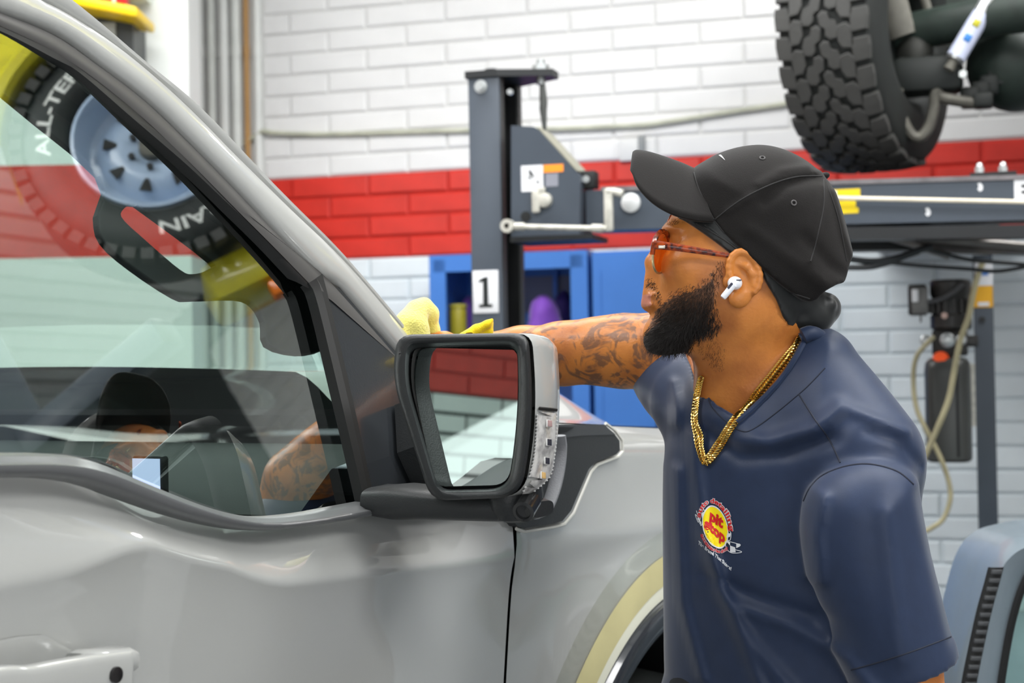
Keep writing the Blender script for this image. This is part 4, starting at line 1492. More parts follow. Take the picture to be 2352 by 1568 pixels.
for w0 in (-.5, -1.3):
    MB().cbox(T(-.80, w0, .80), TU * .25, TN * .25, ZV * .07, .05).build('seat_cushion', M_intg, truck)
    MB().cbox(T(-1.13, w0, 1.07), TU * .07 + ZV * -.0, TN * .25, ZV * .27, .06).build('seat_back', M_intg, truck)
    hr = []
    for z, k in ((0, .7), (.015, .95), (.05, 1.0), (.12, .98), (.17, .85), (.195, .5)):
        hr.append([T(-1.16, w0, 1.40 + z) + TU * (.05 * k * math.sin(an)) + TN * (.13 * k * math.copysign(abs(math.cos(an)) ** .6, math.cos(an))) for an in np.linspace(0, 2 * PI, 20, endpoint=False)])
    MB().loft(hr).build('headrest', M_intg, truck)
    for dx in (-.05, .05): MB().cyl(T(-1.15, w0 + dx, 1.32), T(-1.15, w0 + dx, 1.42), .006, 8).build('headrest_post', M_zinc, truck)
dsp = [on_plane(x, y, T(-.44, 0, 0), TU) for x, y in ((312, 1068), (352, 1061), (372, 1114), (330, 1098))]
M_scr = mat('lit_display', (10, 10, 12), .3, emit=(196, 214, 250), estr=1.3)
dcen = on_plane(346, 1092, T(-.43, 0, 0), TU)
dfr = MB().cbox(dcen, TN * .030, ZV * .030, TU * .008, .006).build('instrument_display', M_int, truck)
MB().box(dcen - TN * .026 - ZV * .025 - TU * .0085, TN * .052, ZV * .05, TU * -.001).build('lit_screen', M_scr, dfr, smooth=False)

# ---- side mirror
mir_ = bpy.data.objects.new('side_mirror', None)
MS = -.42


def mp(px, py, ds=0.0): return on_plane(px, py, T(MS + ds, 0, 0), TU)


def rnd(poly, n=72, k=6):
    """closed rounded outline resampled to n points"""
    p = smooth_path(poly, k, closed=True)
    p = [tuple(q) for q in p]
    a = np.array(p + [p[0]], float)
    s = np.r_[0, np.cumsum(np.linalg.norm(np.diff(a, axis=0), axis=1))]
    t = np.linspace(0, s[-1], n, endpoint=False)
    return [(float(np.interp(x, s, a[:, 0])), float(np.interp(x, s, a[:, 1]))) for x in t]


NM = 96


def corner_poly(pts, r):
    """polygon with rounded corners, r in px"""
    out = []
    n = len(pts)
    for i in range(n):
        a, b, c = np.array(pts[i - 1], float), np.array(pts[i], float), np.array(pts[(i + 1) % n], float)
        rr = r[i] if hasattr(r, '__len__') else r
        u, v = (a - b) / np.linalg.norm(a - b), (c - b) / np.linalg.norm(c - b)
        p0, p1 = b + u * rr, b + v * rr
        for t in np.linspace(0, 1, 8): out.append(tuple((1 - t) ** 2 * p0 + 2 * t * (1 - t) * b + t * t * p1))
    a = np.array(out + [out[0]], float)
    s = np.r_[0, np.cumsum(np.linalg.norm(np.diff(a, axis=0), axis=1))]
    t = np.linspace(0, s[-1], NM, endpoint=False)
    return [(float(np.interp(x, s, a[:, 0])), float(np.interp(x, s, a[:, 1]))) for x in t]


O_out = corner_poly([(912, 768), (1214, 764), (1228, 960), (1196, 1142), (990, 1150), (900, 868)], [36, 34, 120, 55, 40, 60])
O_lip = corner_poly([(922, 776), (1206, 772), (1220, 955), (1188, 1136), (996, 1143), (908, 866)], [36, 36, 110, 52, 40, 60])
O_in = corner_poly([(940, 790), (1192, 784), (1198, 940), (1172, 1124), (1006, 1128), (928, 866)], [26, 30, 100, 44, 32, 60])
O_in2 = corner_poly([(946, 798), (1188, 794), (1194, 940), (1168, 1120), (1008, 1124), (934, 866)], [24, 28, 100, 42, 30, 60])
O_gl = corner_poly([(952, 798), (1187, 803), (1190, 940), (1168, 1113), (1002, 1117), (941, 868)], [18, 20, 90, 36, 26, 50])


def ctr(poly): return (sum(p[0] for p in poly) / len(poly), sum(p[1] for p in poly) / len(poly))


def sc(poly, kx, ky=None, dx=0, dy=0):
    c = ctr(poly)
    ky = kx if ky is None else ky
    return [(c[0] + (x - c[0]) * kx + dx, c[1] + (y - c[1]) * ky + dy) for x, y in poly]


COL.objects.link(mir_)
mc = mp(1075, 950)
mir_.location = mc
adopt(mir_, truck)
# bezel: from the outer edge over the lip into the recess
bez = MB().loft([[mp(x, y, .030) for x, y in sc(O_out, .985)], [mp(x, y, .012) for x, y in O_out], [mp(x, y, .002) for x, y in sc(O_out, .997)], [mp(x, y, -.004) for x, y in O_lip], [mp(x, y, -.003) for x, y in sc(O_in, 1.03)], [mp(x, y, .004) for x, y in O_in], [mp(x, y, .024) for x, y in O_in2]], cap0=False, cap1=False)
bez.build('mirror_bezel', M_plas, mir_, sharp=70)
M_mirr = mat('mirror_silver', (214, 226, 222), .0, 1.0)
gpl = MB().loft([[mp(x, y, .0235) for x, y in O_in2], [mp(x, y, .0215) for x, y in sc(O_gl, 1.01)]], cap0=False, cap1=False).build('glass_backing', M_seal, mir_)
mg = MB()
gv = [mp(x, y, .021) for x, y in O_gl]
gc = sum(gv, V()) / len(gv)
# slightly turned towards the driver like a set mirror
mg.add([p + TU * (.004 - (p - gc).z * math.tan(math.radians(-3.7)) + (p - gc).dot(TN) * math.tan(math.radians(1.0))) for p in gv], [tuple(range(NM - 1, -1, -1))])
mg.build('mirror_glass', M_mirr, mir_, smooth=False)
# painted housing
H = MB()
base = O_out


def hring(k, ds, dx, dy): return [mp(x, y, 0) + TU * ds for x, y in sc(base, k, None, dx, dy)]


H.loft([hring(.992, .010, 0, 0), hring(.998, .016, 1, 0), hring(1.0, .030, 3, 0), hring(.985, .058, 4, 1), hring(.93, .085, 0, 2), hring(.80, .108, -10, 4), hring(.5, .124, -14, 6), hring(.15, .128, -14, 6)], cap0=False, cap1=True)
hous = H.build('mirror_housing', M_body, mir_, sharp=60)
# turn signal wraps the outer edge of the housing; it sits on the housing surface
bvh_h = bvh_of(hous)
M_lens = mat('clear_lens', (206, 204, 200), .08, spec=.7, coat=.5, noise=.25, nscale=70, nrgb=(150, 148, 146))
lens_l = [(1229, 944), (1228, 985), (1226, 1020), (1222, 1052), (1214, 1085), (1204, 1113), (1197, 1130)]
lens_r = [(1273, 948), (1273, 985), (1271, 1020), (1267, 1052), (1262, 1082), (1250, 1102), (1218, 1128)]
A, B = resample(smooth_path([(*p, 0) for p in lens_l], 5), 24), resample(smooth_path([(*p, 0) for p in lens_r], 5), 24)
rows = []
for i in range(24):
    r_ = []
    for f in np.linspace(0, 1, 9):
        x, y = A[i].x + (B[i].x - A[i].x) * f, A[i].y + (B[i].y - A[i].y) * f
        p = on_surf(bvh_h, x, y, .003)
        r_.append(p)
    rows.append(r_)


def patch_holes(rows, d0):
    """where the sight line misses the surface, carry the last good row/col depth on"""
    last = None
    for r in rows:
        for j in range(len(r)):
            if r[j] is None:
                r[j] = None
    return rows


ok = [[p for p in r if p is not None] for r in rows]
rows2 = []
for r in ok:
    if len(r) >= 3: rows2.append(resample(r, 9))
lens = MB().grid(rows2).build('turn_signal', M_lens, mir_)
if lens.data.polygons[0].normal.dot(TN) < 0: lens.data.flip_normals()
nr = len(rows2)
for k in range(23):      # serrated rim prisms down both sides
    i = int((k + .5) / 23 * (nr - 1))
    for j in (0, 8):
        p = rows2[i][j]
        MB().cbox(p, TU * .0014, TN * .0012, ZV * .0009, .0003).build('rim_prism', mat('lens_rim', (186, 186, 184), .15), lens)
for f, m_ in ((.14, mat('led_pinkish', (170, 140, 138), .2)), (.36, mat('led_dark', (52, 52, 60), .15)), (.58, mat('led_dark', (52, 52, 60), .15)), (.76, mat('led_amber', (206, 170, 110), .2))):
    i = int(f * (nr - 1))
    p = rows2[i][4]
    nn2 = (rows2[i][5] - rows2[i][3]).cross(ZV).normalized()
    if nn2.dot(CAM - p) < 0: nn2 = -nn2
    tt = (rows2[i][5] - rows2[i][3]).normalized()
    MB().cbox(p + nn2 * .001, tt * .0065, nn2 * .0012, ZV * .0048, .001).build('led_reflector', mat('led_reflector', (214, 213, 210), .15), lens)
    MB().cbox(p + nn2 * .0026, tt * .005, nn2 * .001, ZV * .004, .0005).build('led', m_, lens)
i0 = rows2[0]
MB().tube([p + ZV * .004 for p in i0], .0022, 6).build('lens_seam', M_seal, lens)

# arm under the mirror, hinge knuckle, puddle lamp, inner mount
arm = MB()
s_w = [(-.01, .03, .05), (.08, .034, .05), (.17, .030, .045), (.235, .022, .04)]
rings = []
for w_, hz, ln in ((-.02, .020, .05), (.02, .024, .052), (.08, .021, .05), (.15, .019, .046), (.21, .017, .042), (.235, .010, .03)):
    hc = 1.318 - .05 * max(w_, 0) * .4
    rings.append([T(-.335, w_, hc) + TU * (ln * math.copysign(abs(math.cos(an)) ** .6, math.cos(an))) + ZV * (hz * math.copysign(abs(math.sin(an)) ** .6, math.sin(an))) for an in np.linspace(0, 2 * PI, 24, endpoint=False)])
arm.loft(rings)
arm.build('mirror_arm', M_plas, mir_)
kn = mp(1186, 1152, .078)
rings = []
for z, k in ((-.026, .4), (-.022, .75), (-.008, .95), (.01, 1.0), (.03, .9)):
    rings.append([kn + ZV * z + TU * (.045 * k * math.cos(an)) + TN * (.033 * k * math.sin(an)) for an in np.linspace(0, 2 * PI, 24, endpoint=False)])
MB().loft(rings).build('hinge_knuckle', M_plas, mir_)
pc_ = mp(1203, 1174, .022)
MB().lathe(pc_, -TU + ZV * -.4 + TN * .2, [(-.03, .014), (.002, .014), (.003, .010), (-.001, .009), (-.002, 0)], 20).build('puddle_lamp', mat('lamp_black', (30, 31, 32), .2, coat=.6), mir_)
mt = [gh(x, y, .01) for x, y in ((906, 930), (930, 922), (960, 1000), (990, 1110), (945, 1112), (912, 1040))]
MB().prism(mt, GNRM * .05).build('mirror_mount', M_plas, mir_, smooth=False)
foot = [side(x, y, .008) for x, y in ((905, 1122), (945, 1112), (1000, 1135), (1060, 1142), (1180, 1142), (1190, 1166), (1070, 1164), (945, 1174), (928, 1140))]
MB().prism(foot, TN * -.04).build('mirror_foot', M_plas, mir_, smooth=False)
# grey stay between the housing and the vent trim
MB().tube(smooth_path([side(x, y, .03) for x, y in ((1284, 1000), (1287, 1030), (1282, 1080), (1270, 1130), (1252, 1170), (1228, 1184))], 5), .012, 10, flat=.5, upv=TU).build('arm_cover', mat('textured_grey', (150, 152, 156), .5, bump=.3, bscale=500), mir_)

# rest of the cab side behind the driver's door (beyond the frame) so the body is closed
MB().grid([[T(s, side_w(-1.6, h) if h < belt(-1.6) else -.03 - (h - 1.31) * .31, h) for h in np.linspace(.42, 1.95, 14)] for s in (-1.9, -1.64)], flip=True).build('rear_quarter', M_body, truck)
MB().box(T(-1.9, -1.9, .36), TU * 3.1, TN * 1.8, ZV * .12).build('chassis', M_under, truck, smooth=False)
tyre_body('tyre', T(.62, -1.72, .46), TN, .46, .3, truck, M_tyred, .22)

# ------------------------------------------------------------------ yellow off-roader raised beside the photographer, seen in the door glass


# the glass plane as built
def RV(px, py, d):
    """the real place of what shows in the door glass at this pixel"""
    p = P(px, py, d)
    return p - GQN * (2 * (p - GQ).dot(GQN))


yc = RV(352, 362, 5.0)
yv = thing('yellow_off_roader', 'yellow off-roader on a high lift mirrored in the pickup door glass', 'car', V((yc.x, yc.y, yc.z - .43)))
YAX = V((-.93, -.37, 0)).normalized()
M_yb = mat('yellow_body_paint', (206, 196, 40), .3, spec=.5, coat=.6, noise=.06)
yt = tyre_body('tyre', yc, YAX, .412, .27, yv, mat('sidewall_black', (34, 38, 38), .55, noise=.15), .240)
M_steel = mat('pale_blue_steel_wheel', (176, 196, 222), .28, spec=.6, coat=.4, noise=.05)
rimy = MB().lathe(yc, YAX, [(.105, .243), (.122, .241), (.124, .231), (.105, .224), (.085, .214), (.060, .208), (.030, .192), (.020, .170), (.034, .152), (.052, .130), (.058, .105), (.058, .07), (.05, .055), (.05, 0)], 56).build('wheel_rim', M_steel, yv)
ya, yb_ = YAX.cross(ZV).normalized(), ZV
for k in range(8):
    an = 2 * PI * k / 8 + .2
    r_, tg_ = ya * math.cos(an) + yb_ * math.sin(an), ya * -math.sin(an) + yb_ * math.cos(an)
    c_ = yc + YAX * .052 + r_ * .128
    MB().prism([c_ + r_ * .022 - tg_ * .020, c_ + r_ * .022 + tg_ * .020, c_ - r_ * .020 + tg_ * .006, c_ - r_ * .020 - tg_ * .006], YAX * .008).build('vent_hole', M_seal, rimy, smooth=False)
for k in range(6):
    an = 2 * PI * k / 6
    mb = MB()
    bolt(mb, yc + YAX * .057 + (ya * math.cos(an) + yb_ * math.sin(an)) * .068, YAX, .011, .014)
    mb.build('wheel_nut', M_liftd, rimy)
MB().lathe(yc + YAX * .05, YAX, [(0, .04), (.03, .038), (.034, 0)], 24).build('hub_cap', M_dust, rimy)
for i in range(46):     # shoulder lugs give the toothed outline
    an = 2 * PI * i / 46
    r_, tg_ = ya * math.cos(an) + yb_ * math.sin(an), ya * -math.sin(an) + yb_ * math.cos(an)
    MB().cbox(yc + YAX * .118 + r_ * .405, YAX * .02, r_ * .018, tg_ * .019).build('tread_lug', M_tyre, yt, smooth=False)


def tyre_text(txt, a0, a1, rr, size):
    vs, fs = text_mesh(txt, 1.0, .02)
    x0, x1 = min(v.x for v in vs), max(v.x for v in vs)
    out = []
    for v in vs:
        an = a0 + (a1 - a0) * (v.x - x0) / (x1 - x0)
        r2 = rr + v.y * size
        t_ = .1402 - .35 * abs(r2 - .31) * .3
        out.append(yc + YAX * t_ + (ya * math.cos(an) + yb_ * math.sin(an)) * r2)
    return mk('raised_lettering', out, fs, mat('white_letters', (224, 226, 222), .5), yt, smooth=False)


for k in range(2):
    q = PI * k
    tyre_text('ALL-TERRAIN', q + 2.9, q + 1.2, .320, .058)
# wheel arch, sill and corner of the yellow body
aR = [(.50, .02), (.60, .02)]
fl_ = []
for a in np.linspace(math.radians(15), math.radians(158), 40):
    r_ = ya * math.cos(a) + yb_ * math.sin(a)
    fl_.append([yc + YAX * o + r_ * q for o, q in ((-.25, .445), (.15, .445), (.17, .46), (.17, .49), (.13, .52), (.1, .95))])
MB().grid(fl_).build('wheel_arch', M_yb, yv)
sb0 = RV(610, 625, 5.0)
bx = MB().cbox(sb0, YAX.cross(ZV) * .2, YAX * .12, ZV * .07, .03)
bm_y = bx.build('corner_bumper', M_yb, yv)
MB().cbox(RV(655, 655, 4.88), YAX.cross(ZV) * .05, YAX * .03, ZV * .028, .01).build('marker_lamp', mat('orange_lamp', (236, 120, 20), .2, coat=.5), bm_y)
# its lift: column and pad arm
cl_ = yc - YAX * .9 - V((0, .9, 0))
yl = thing('two_post_lift', 'dark lift column holding the yellow off-roader, outside the photo on the right', 'car lift', V((cl_.x, cl_.y, 0)))
MB().cbox((cl_.x, cl_.y, HTOP / 2 - .1), (.14, 0, 0), (0, .14, 0), (0, 0, HTOP / 2 - .1), .01).build('column', M_lift, yl)
MB().cbox((cl_ + V((0, 0, 0)) + (V((yc.x, yc.y, 0)) - V((cl_.x, cl_.y, 0))) * .3) * 1.0 - V((0, 0, .5)), (V((yc.x, yc.y, 0)) - V((cl_.x, cl_.y, 0))).normalized() * .45, V((0, 0, .05)), (V((yc.x, yc.y, 0)) - V((cl_.x, cl_.y, 0))).normalized().cross(ZV) * .06, .01).build('pad_arm', M_lift, yl)
# ------------------------------------------------------------------ implicit modelling on a grid (numpy)
def surface_nets(F, org, h):
    s = F < 0
    nx, ny, nz = F.shape
    c = np.zeros((nx - 1, ny - 1, nz - 1), np.int8)
    for dx in (0, 1):
        for dy in (0, 1):
            for dz in (0, 1):
                c += s[dx:nx - 1 + dx, dy:ny - 1 + dy, dz:nz - 1 + dz]
    act = (c > 0) & (c < 8)
    I = np.argwhere(act)
    idx = -np.ones(act.shape, np.int64)
    idx[act] = np.arange(len(I))
    acc = np.zeros((len(I), 3)); cnt = np.zeros(len(I))
    corners = [(a, b, d) for a in (0, 1) for b in (0, 1) for d in (0, 1)]
    vals = {q: F[I[:, 0] + q[0], I[:, 1] + q[1], I[:, 2] + q[2]] for q in corners}
    for a in corners:
        for ax in range(3):
            if a[ax]: continue
            b = list(a); b[ax] = 1; b = tuple(b)
            fa, fb = vals[a], vals[b]
            m = (fa < 0) != (fb < 0)
            t = np.where(m, fa / np.where(fa == fb, 1, fa - fb), 0)
            p = np.tile(np.array(a, float), (len(I), 1))
            p[:, ax] += t
            acc[m] += p[m]; cnt[m] += 1
    verts = np.array(org) + h * (I + acc / cnt[:, None])
    faces = []
    for ax in range(3):
        o1, o2 = (ax + 1) % 3, (ax + 2) % 3
        sl0 = [slice(None)] * 3; sl1 = [slice(None)] * 3
        sl0[ax] = slice(0, -1); sl1[ax] = slice(1, None)
        a, b = s[tuple(sl0)], s[tuple(sl1)]
        E = np.argwhere(a != b)
        E = E[(E[:, o1] > 0) & (E[:, o2] > 0) & (E[:, o1] < F.shape[o1] - 1) & (E[:, o2] < F.shape[o2] - 1)]
        ins = a[E[:, 0], E[:, 1], E[:, 2]]
        def cid(d1, d2):
            q = E.copy(); q[:, o1] -= d1; q[:, o2] -= d2
            return idx[q[:, 0], q[:, 1], q[:, 2]]
        q = np.stack([cid(1, 1), cid(0, 1), cid(0, 0), cid(1, 0)], 1)
        q[~ins] = q[~ins][:, ::-1]
        faces.append(q)
    return verts, np.concatenate(faces)


def dist_poly(X, Z, poly):
    """signed 2-D distance to a closed polygon, positive inside"""
    d = np.full(X.shape, 1e9); ins = np.zeros(X.shape, bool)
    n = len(poly)
    for i in range(n):
        (ax, az), (bx, bz) = poly[i], poly[(i + 1) % n]
        ex, ez = bx - ax, bz - az
        t = np.clip(((X - ax) * ex + (Z - az) * ez) / (ex * ex + ez * ez + 1e-18), 0, 1)
        d = np.minimum(d, (X - ax - t * ex) ** 2 + (Z - az - t * ez) ** 2)
        cnd = (az > Z) != (bz > Z)
        ins ^= cnd & (X < (bx - ax) * (Z - az) / (bz - az + 1e-18) + ax)
    d = np.sqrt(d)
    return np.where(ins, d, -d)


def dist_line(X, Z, pts):
    d = np.full(X.shape, 1e9)
    for i in range(len(pts) - 1):
        (ax, az), (bx, bz) = pts[i], pts[i + 1]
        ex, ez = bx - ax, bz - az
        t = np.clip(((X - ax) * ex + (Z - az) * ez) / (ex * ex + ez * ez + 1e-18), 0, 1)
        d = np.minimum(d, (X - ax - t * ex) ** 2 + (Z - az - t * ez) ** 2)
    return np.sqrt(d)


def smin(a, b, k):
    if k <= 0: return np.minimum(a, b)
    h = np.maximum(k - np.abs(a - b), 0) / k
    return np.minimum(a, b) - h * h * k * .25


class Field:
    def __init__(s, lo, hi, h):
        s.lo, s.h = np.array(lo, float), h
        s.n = np.ceil((np.array(hi) - s.lo) / h).astype(int) + 1
        s.ax = [s.lo[k] + h * np.arange(s.n[k]) for k in range(3)]
        s.F = np.full(tuple(s.n), 1.0)

    def sub(s, lo, hi):
        i0 = np.clip(np.floor((np.array(lo) - s.lo) / s.h).astype(int), 0, s.n)
        i1 = np.clip(np.ceil((np.array(hi) - s.lo) / s.h).astype(int) + 1, 0, s.n)
        sl = tuple(slice(a, b) for a, b in zip(i0, i1))
        X = s.ax[0][sl[0]][:, None, None]; Y = s.ax[1][sl[1]][None, :, None]; Z = s.ax[2][sl[2]][None, None, :]
        return sl, X, Y, Z

    def put(s, sl, d, k, op='u'):
        if op == 'u': s.F[sl] = smin(s.F[sl], d, k)
        elif op == 'd': s.F[sl] = -smin(-s.F[sl], d, k)

    def ell(s, c, r, k=.01, R=None, op='u'):
        c = np.array(c, float); r = np.array(r, float)
        m = (r.max() + k + .02)
        sl, X, Y, Z = s.sub(c - m, c + m)
        x, y, z = X - c[0], Y - c[1], Z - c[2]
        if R is not None:
            R = np.array(R)
            x, y, z = (R[0, 0] * x + R[1, 0] * y + R[2, 0] * z, R[0, 1] * x + R[1, 1] * y + R[2, 1] * z, R[0, 2] * x + R[1, 2] * y + R[2, 2] * z)
        k0 = np.sqrt((x / r[0]) ** 2 + (y / r[1]) ** 2 + (z / r[2]) ** 2)
        k1 = np.sqrt((x / r[0] ** 2) ** 2 + (y / r[1] ** 2) ** 2 + (z / r[2] ** 2) ** 2) + 1e-9
        s.put(sl, k0 * (k0 - 1) / k1, k, op)

    def cap(s, a, b, ra, rb, k=.01, op='u'):
        a, b = np.array(a, float), np.array(b, float)
        m = max(ra, rb) + k + .02
        sl, X, Y, Z = s.sub(np.minimum(a, b) - m, np.maximum(a, b) + m)
        e = b - a
        t = np.clip(((X - a[0]) * e[0] + (Y - a[1]) * e[1] + (Z - a[2]) * e[2]) / (e @ e + 1e-12), 0, 1)
        d = np.sqrt((X - a[0] - t * e[0]) ** 2 + (Y - a[1] - t * e[1]) ** 2 + (Z - a[2] - t * e[2]) ** 2) - (ra + (rb - ra) * t)
        s.put(sl, d, k, op)

    def chain(s, pts, rs, k=.01, op='u'):
        for i in range(len(pts) - 1): s.cap(pts[i], pts[i + 1], rs[i], rs[i + 1], k, op)

    def plane2(s):
        return s.ax[0][:, None], s.ax[2][None, :]

    def inflate(s, poly, yc, W, R, k=.01, slope=0.0, x0=0.0, zs=0.0, z0=0.0, exp=2.0):
        """solid grown from a side outline: half thickness W reached R inside the edge"""
        X, Z = s.plane2()
        e = dist_poly(X + 0 * Z, Z + 0 * X, poly)
        q = np.where(e > 0, np.maximum(1 - e / R, 0), 1 - e / R)
        c = yc + slope * (X - x0) + zs * (Z - z0)
        val = np.power(np.power(q, exp)[:, None, :] + np.power(np.abs((s.ax[1][None, :, None] - c[:, None, :]) / W), exp), 1 / exp) - 1
        s.F = smin(s.F, val * min(W, R), k)

    def clip2(s, poly, k=0.0):
        """keep only what lies inside the side outline (extruded in depth)"""
        X, Z = s.plane2()
        e = dist_poly(X + 0 * Z, Z + 0 * X, poly)
        s.F = np.maximum(s.F, -e[:, None, :])

    def mesh(s): return surface_nets(s.F, s.lo, s.h)


def relax(v, f, it=2):
    """light Laplacian smoothing of a quad mesh"""
    for _ in range(it):
        acc = np.zeros_like(v); c = np.zeros(len(v))
        for k in range(4):
            a, b = f[:, k], f[:, (k + 1) % 4]
            np.add.at(acc, a, v[b]); np.add.at(acc, b, v[a])
            np.add.at(c, a, 1); np.add.at(c, b, 1)
        v = v * .5 + .5 * acc / np.maximum(c, 1)[:, None]
    return v


DH = 2.15


def px2(pts, d=DH):
    """photo outline to (x, z) at depth d"""
    return [(P(x, y, d).x, P(x, y, d).z) for x, y in pts]


def pc(x, y, d): return np.array(P(x, y, d))


PXM = FPX / DH
def mm(px, d=DH): return px / FPX * d

# ------------------------------------------------------------------ the man: one continuous body
def shirt_body(ST):
    tor_px = [(1536, 930), (1580, 868), (1615, 842), (1700, 830), (1800, 800), (1850, 765), (1880, 768), (1902, 792), (1912, 830), (1975, 900), (2040, 985), (2075, 1080), (2070, 1300), (2080, 1568), (2090, 1740), (1545, 1740), (1536, 1568), (1534, 1400), (1533, 1200), (1536, 1060), (1540, 1000)]
    ST.inflate(px2(smooth_path(tor_px, 3, closed=True), 2.2), 2.2, .150, .150, 0, slope=-.42, x0=P(1780, 1100, 2.2).x)
    # shoulder yoke rounding towards the near arm, chest and far sleeve
    ST.cap(pc(1880, 870, 2.13), pc(1990, 1040, 2.05), .058, .070, .05)
    ST.cap(pc(1590, 905, 2.30), pc(1552, 868, 2.35), .066, .058, .03)
    ST.cap(pc(1560, 880, 2.34), pc(1545, 850, 2.37), .060, .064, .02)
    slv_px = [(1850, 1140), (1895, 1082), (1985, 1045), (2060, 1060), (2104, 1100), (2122, 1180), (2140, 1270), (2172, 1400), (2196, 1505), (2205, 1620), (1960, 1640), (1952, 1560), (1905, 1440), (1862, 1330), (1842, 1225)]
    ST.inflate(px2(smooth_path(slv_px, 3, closed=True), 2.0), 2.0, .078, .078, .012)

lo_b = np.array(P(860, 1568, 2.2)); hi_b = np.array(P(2230, 300, 2.2))
BF = Field((lo_b[0], 1.86, 1.02), (hi_b[0] + .02, 2.70, hi_b[2]), .004)
head_px = [(1558, 468), (1543, 495), (1531, 520), (1525, 540), (1521, 556), (1516, 575), (1512, 598), (1508, 622), (1503, 640), (1499, 655), (1498, 672), (1496, 690), (1498, 712), (1505, 726), (1504, 745), (1502, 768), (1512, 790), (1540, 806), (1590, 806), (1630, 812), (1700, 830), (1800, 790), (1852, 700), (1890, 620), (1905, 540), (1880, 440), (1800, 392), (1700, 388), (1628, 420)]
head2 = px2(smooth_path(head_px, 4, closed=True))
BF.inflate(head2, DH, .076, .088, 0)
HF0 = None
# face: brow ridge, nose, nostrils, cheek bones, lips, chin
for sgn in (-1, 1):
    BF.ell(pc(1547, 527, DH + sgn * .028), (.016, .024, .008), .014)
    BF.ell(pc(1575, 610, DH + sgn * .048), (.030, .022, .022), .03)
    BF.ell(pc(1514, 618, DH + sgn * .011), (.010, .0085, .0085), .008)
    BF.ell(pc(1553, 556, DH + sgn * .033), (.016, .014, .011), .008, op='d')
    BF.ell(pc(1556, 557, DH + sgn * .033), (.0125, .0125, .0125), .003)
    BF.ell(pc(1556, 548, DH + sgn * .033), (.0135, .0145, .0085), .003)
    BF.ell(pc(1557, 567, DH + sgn * .033), (.0130, .0140, .0070), .003)
BF.cap(pc(1524, 545, DH), pc(1503, 600, DH), .0075, .0115, .012)
BF.ell(pc(1502, 604, DH), (.0125, .0125, .0105), .008)
BF.cap(pc(1498, 640, DH), pc(1494, 664, DH), .011, .010, .012)
for a_, b_, r_ in (((1490, 678), (1497, 678), .0075), ((1488, 698), (1496, 700), .0085)):
    BF.cap(pc(*a_, DH), pc(*b_, DH - .022), r_, .004, .006)
    BF.cap(pc(*a_, DH), pc(*b_, DH + .022), r_, .004, .006)
BF.ell(pc(1508, 765, DH), (.018, .022, .02), .02)
# neck, trapezius, torso under the shirt, shoulders
BF.chain([pc(1752, 700, DH + .02), pc(1735, 830, DH + .03), pc(1722, 960, DH + .05)], [.066, .062, .072], .03)
BF.cap(pc(1660, 800, DH + .0), pc(1650, 930, DH + .04), .030, .030, .04)
# near arm in the sleeve
BF.chain([pc(1995, 1180, 2.02), pc(2065, 1420, 2.0), pc(2092, 1640, 2.0)], [.046, .050, .045], .02)
# far arm reaching to the windscreen
SH, EL, WR = pc(1600, 880, 2.33), pc(1365, 806, 2.40), pc(1120, 800, 2.47)
BF.chain([SH, pc(1500, 806, 2.36), pc(1430, 806, 2.39), EL, pc(1290, 812, 2.42), pc(1200, 806, 2.45), WR], [.060, .053, .0535, .047, .046, .036, .026], .02)
TOR = Field(BF.lo, BF.lo + BF.h * (BF.n - 1.5), BF.h)
TOR.cap(pc(1800, 880, DH - .0), pc(1940, 960, 2.06), .055, .050, .05)
TOR.cap(pc(1700, 930, DH + .07), pc(1610, 920, 2.34), .06, .055, .05)
TOR.ell(pc(1750, 1180, 2.22), (.13, .12, .19), .04)
TOR.ell(pc(1770, 1480, 2.22), (.14, .11, .22), .04)
SB = Field(BF.lo, BF.lo + BF.h * (BF.n - 1.5), BF.h)
shirt_body(SB)
TOR.F = np.maximum(TOR.F, SB.F + .008)
BF.F = smin(BF.F, TOR.F, .02)
del SB
v1, f1 = BF.mesh()
v1 = relax(v1, f1, 1)

# ear on a finer grid
ec = pc(1703, 640, DH - .078)
EF = Field(ec - .055, ec + .055, .0014)
tl = math.radians(-14)
Re = np.array([[math.cos(tl), 0, math.sin(tl)], [0, 1, 0], [-math.sin(tl), 0, math.cos(tl)]])
EF.ell(ec + [0.004, -.004, .006], (.0215, .011, .031), .004, Re)
EF.ell(ec + [-.004, -.004, -.026], (.014, .009, .013), .01, Re)
EF.ell(ec + [.002, -.017, .006], (.0155, .010, .0235), .005, Re, 'd')
EF.ell(ec + [-.010, -.018, -.006], (.012, .014, .012), .005, None, 'd')
th_e = np.linspace(math.radians(-70), math.radians(210), 16)
hel = [ec + Re @ np.array([.004 + .0195 * math.cos(t), -.010, .006 + .029 * math.sin(t)]) for t in th_e]
EF.chain(hel, [.0042] * 16, .003)
ah = [ec + Re @ np.array(q) for q in ((.012, -.008, -.012), (.014, -.009, .002), (.009, -.009, .014), (.0, -.008, .020))]
EF.chain(ah, [.0038, .004, .004, .003], .004)
EF.ell(ec + [-.0205, -.006, -.004], (.005, .006, .008), .004)
v2, f2 = EF.mesh()

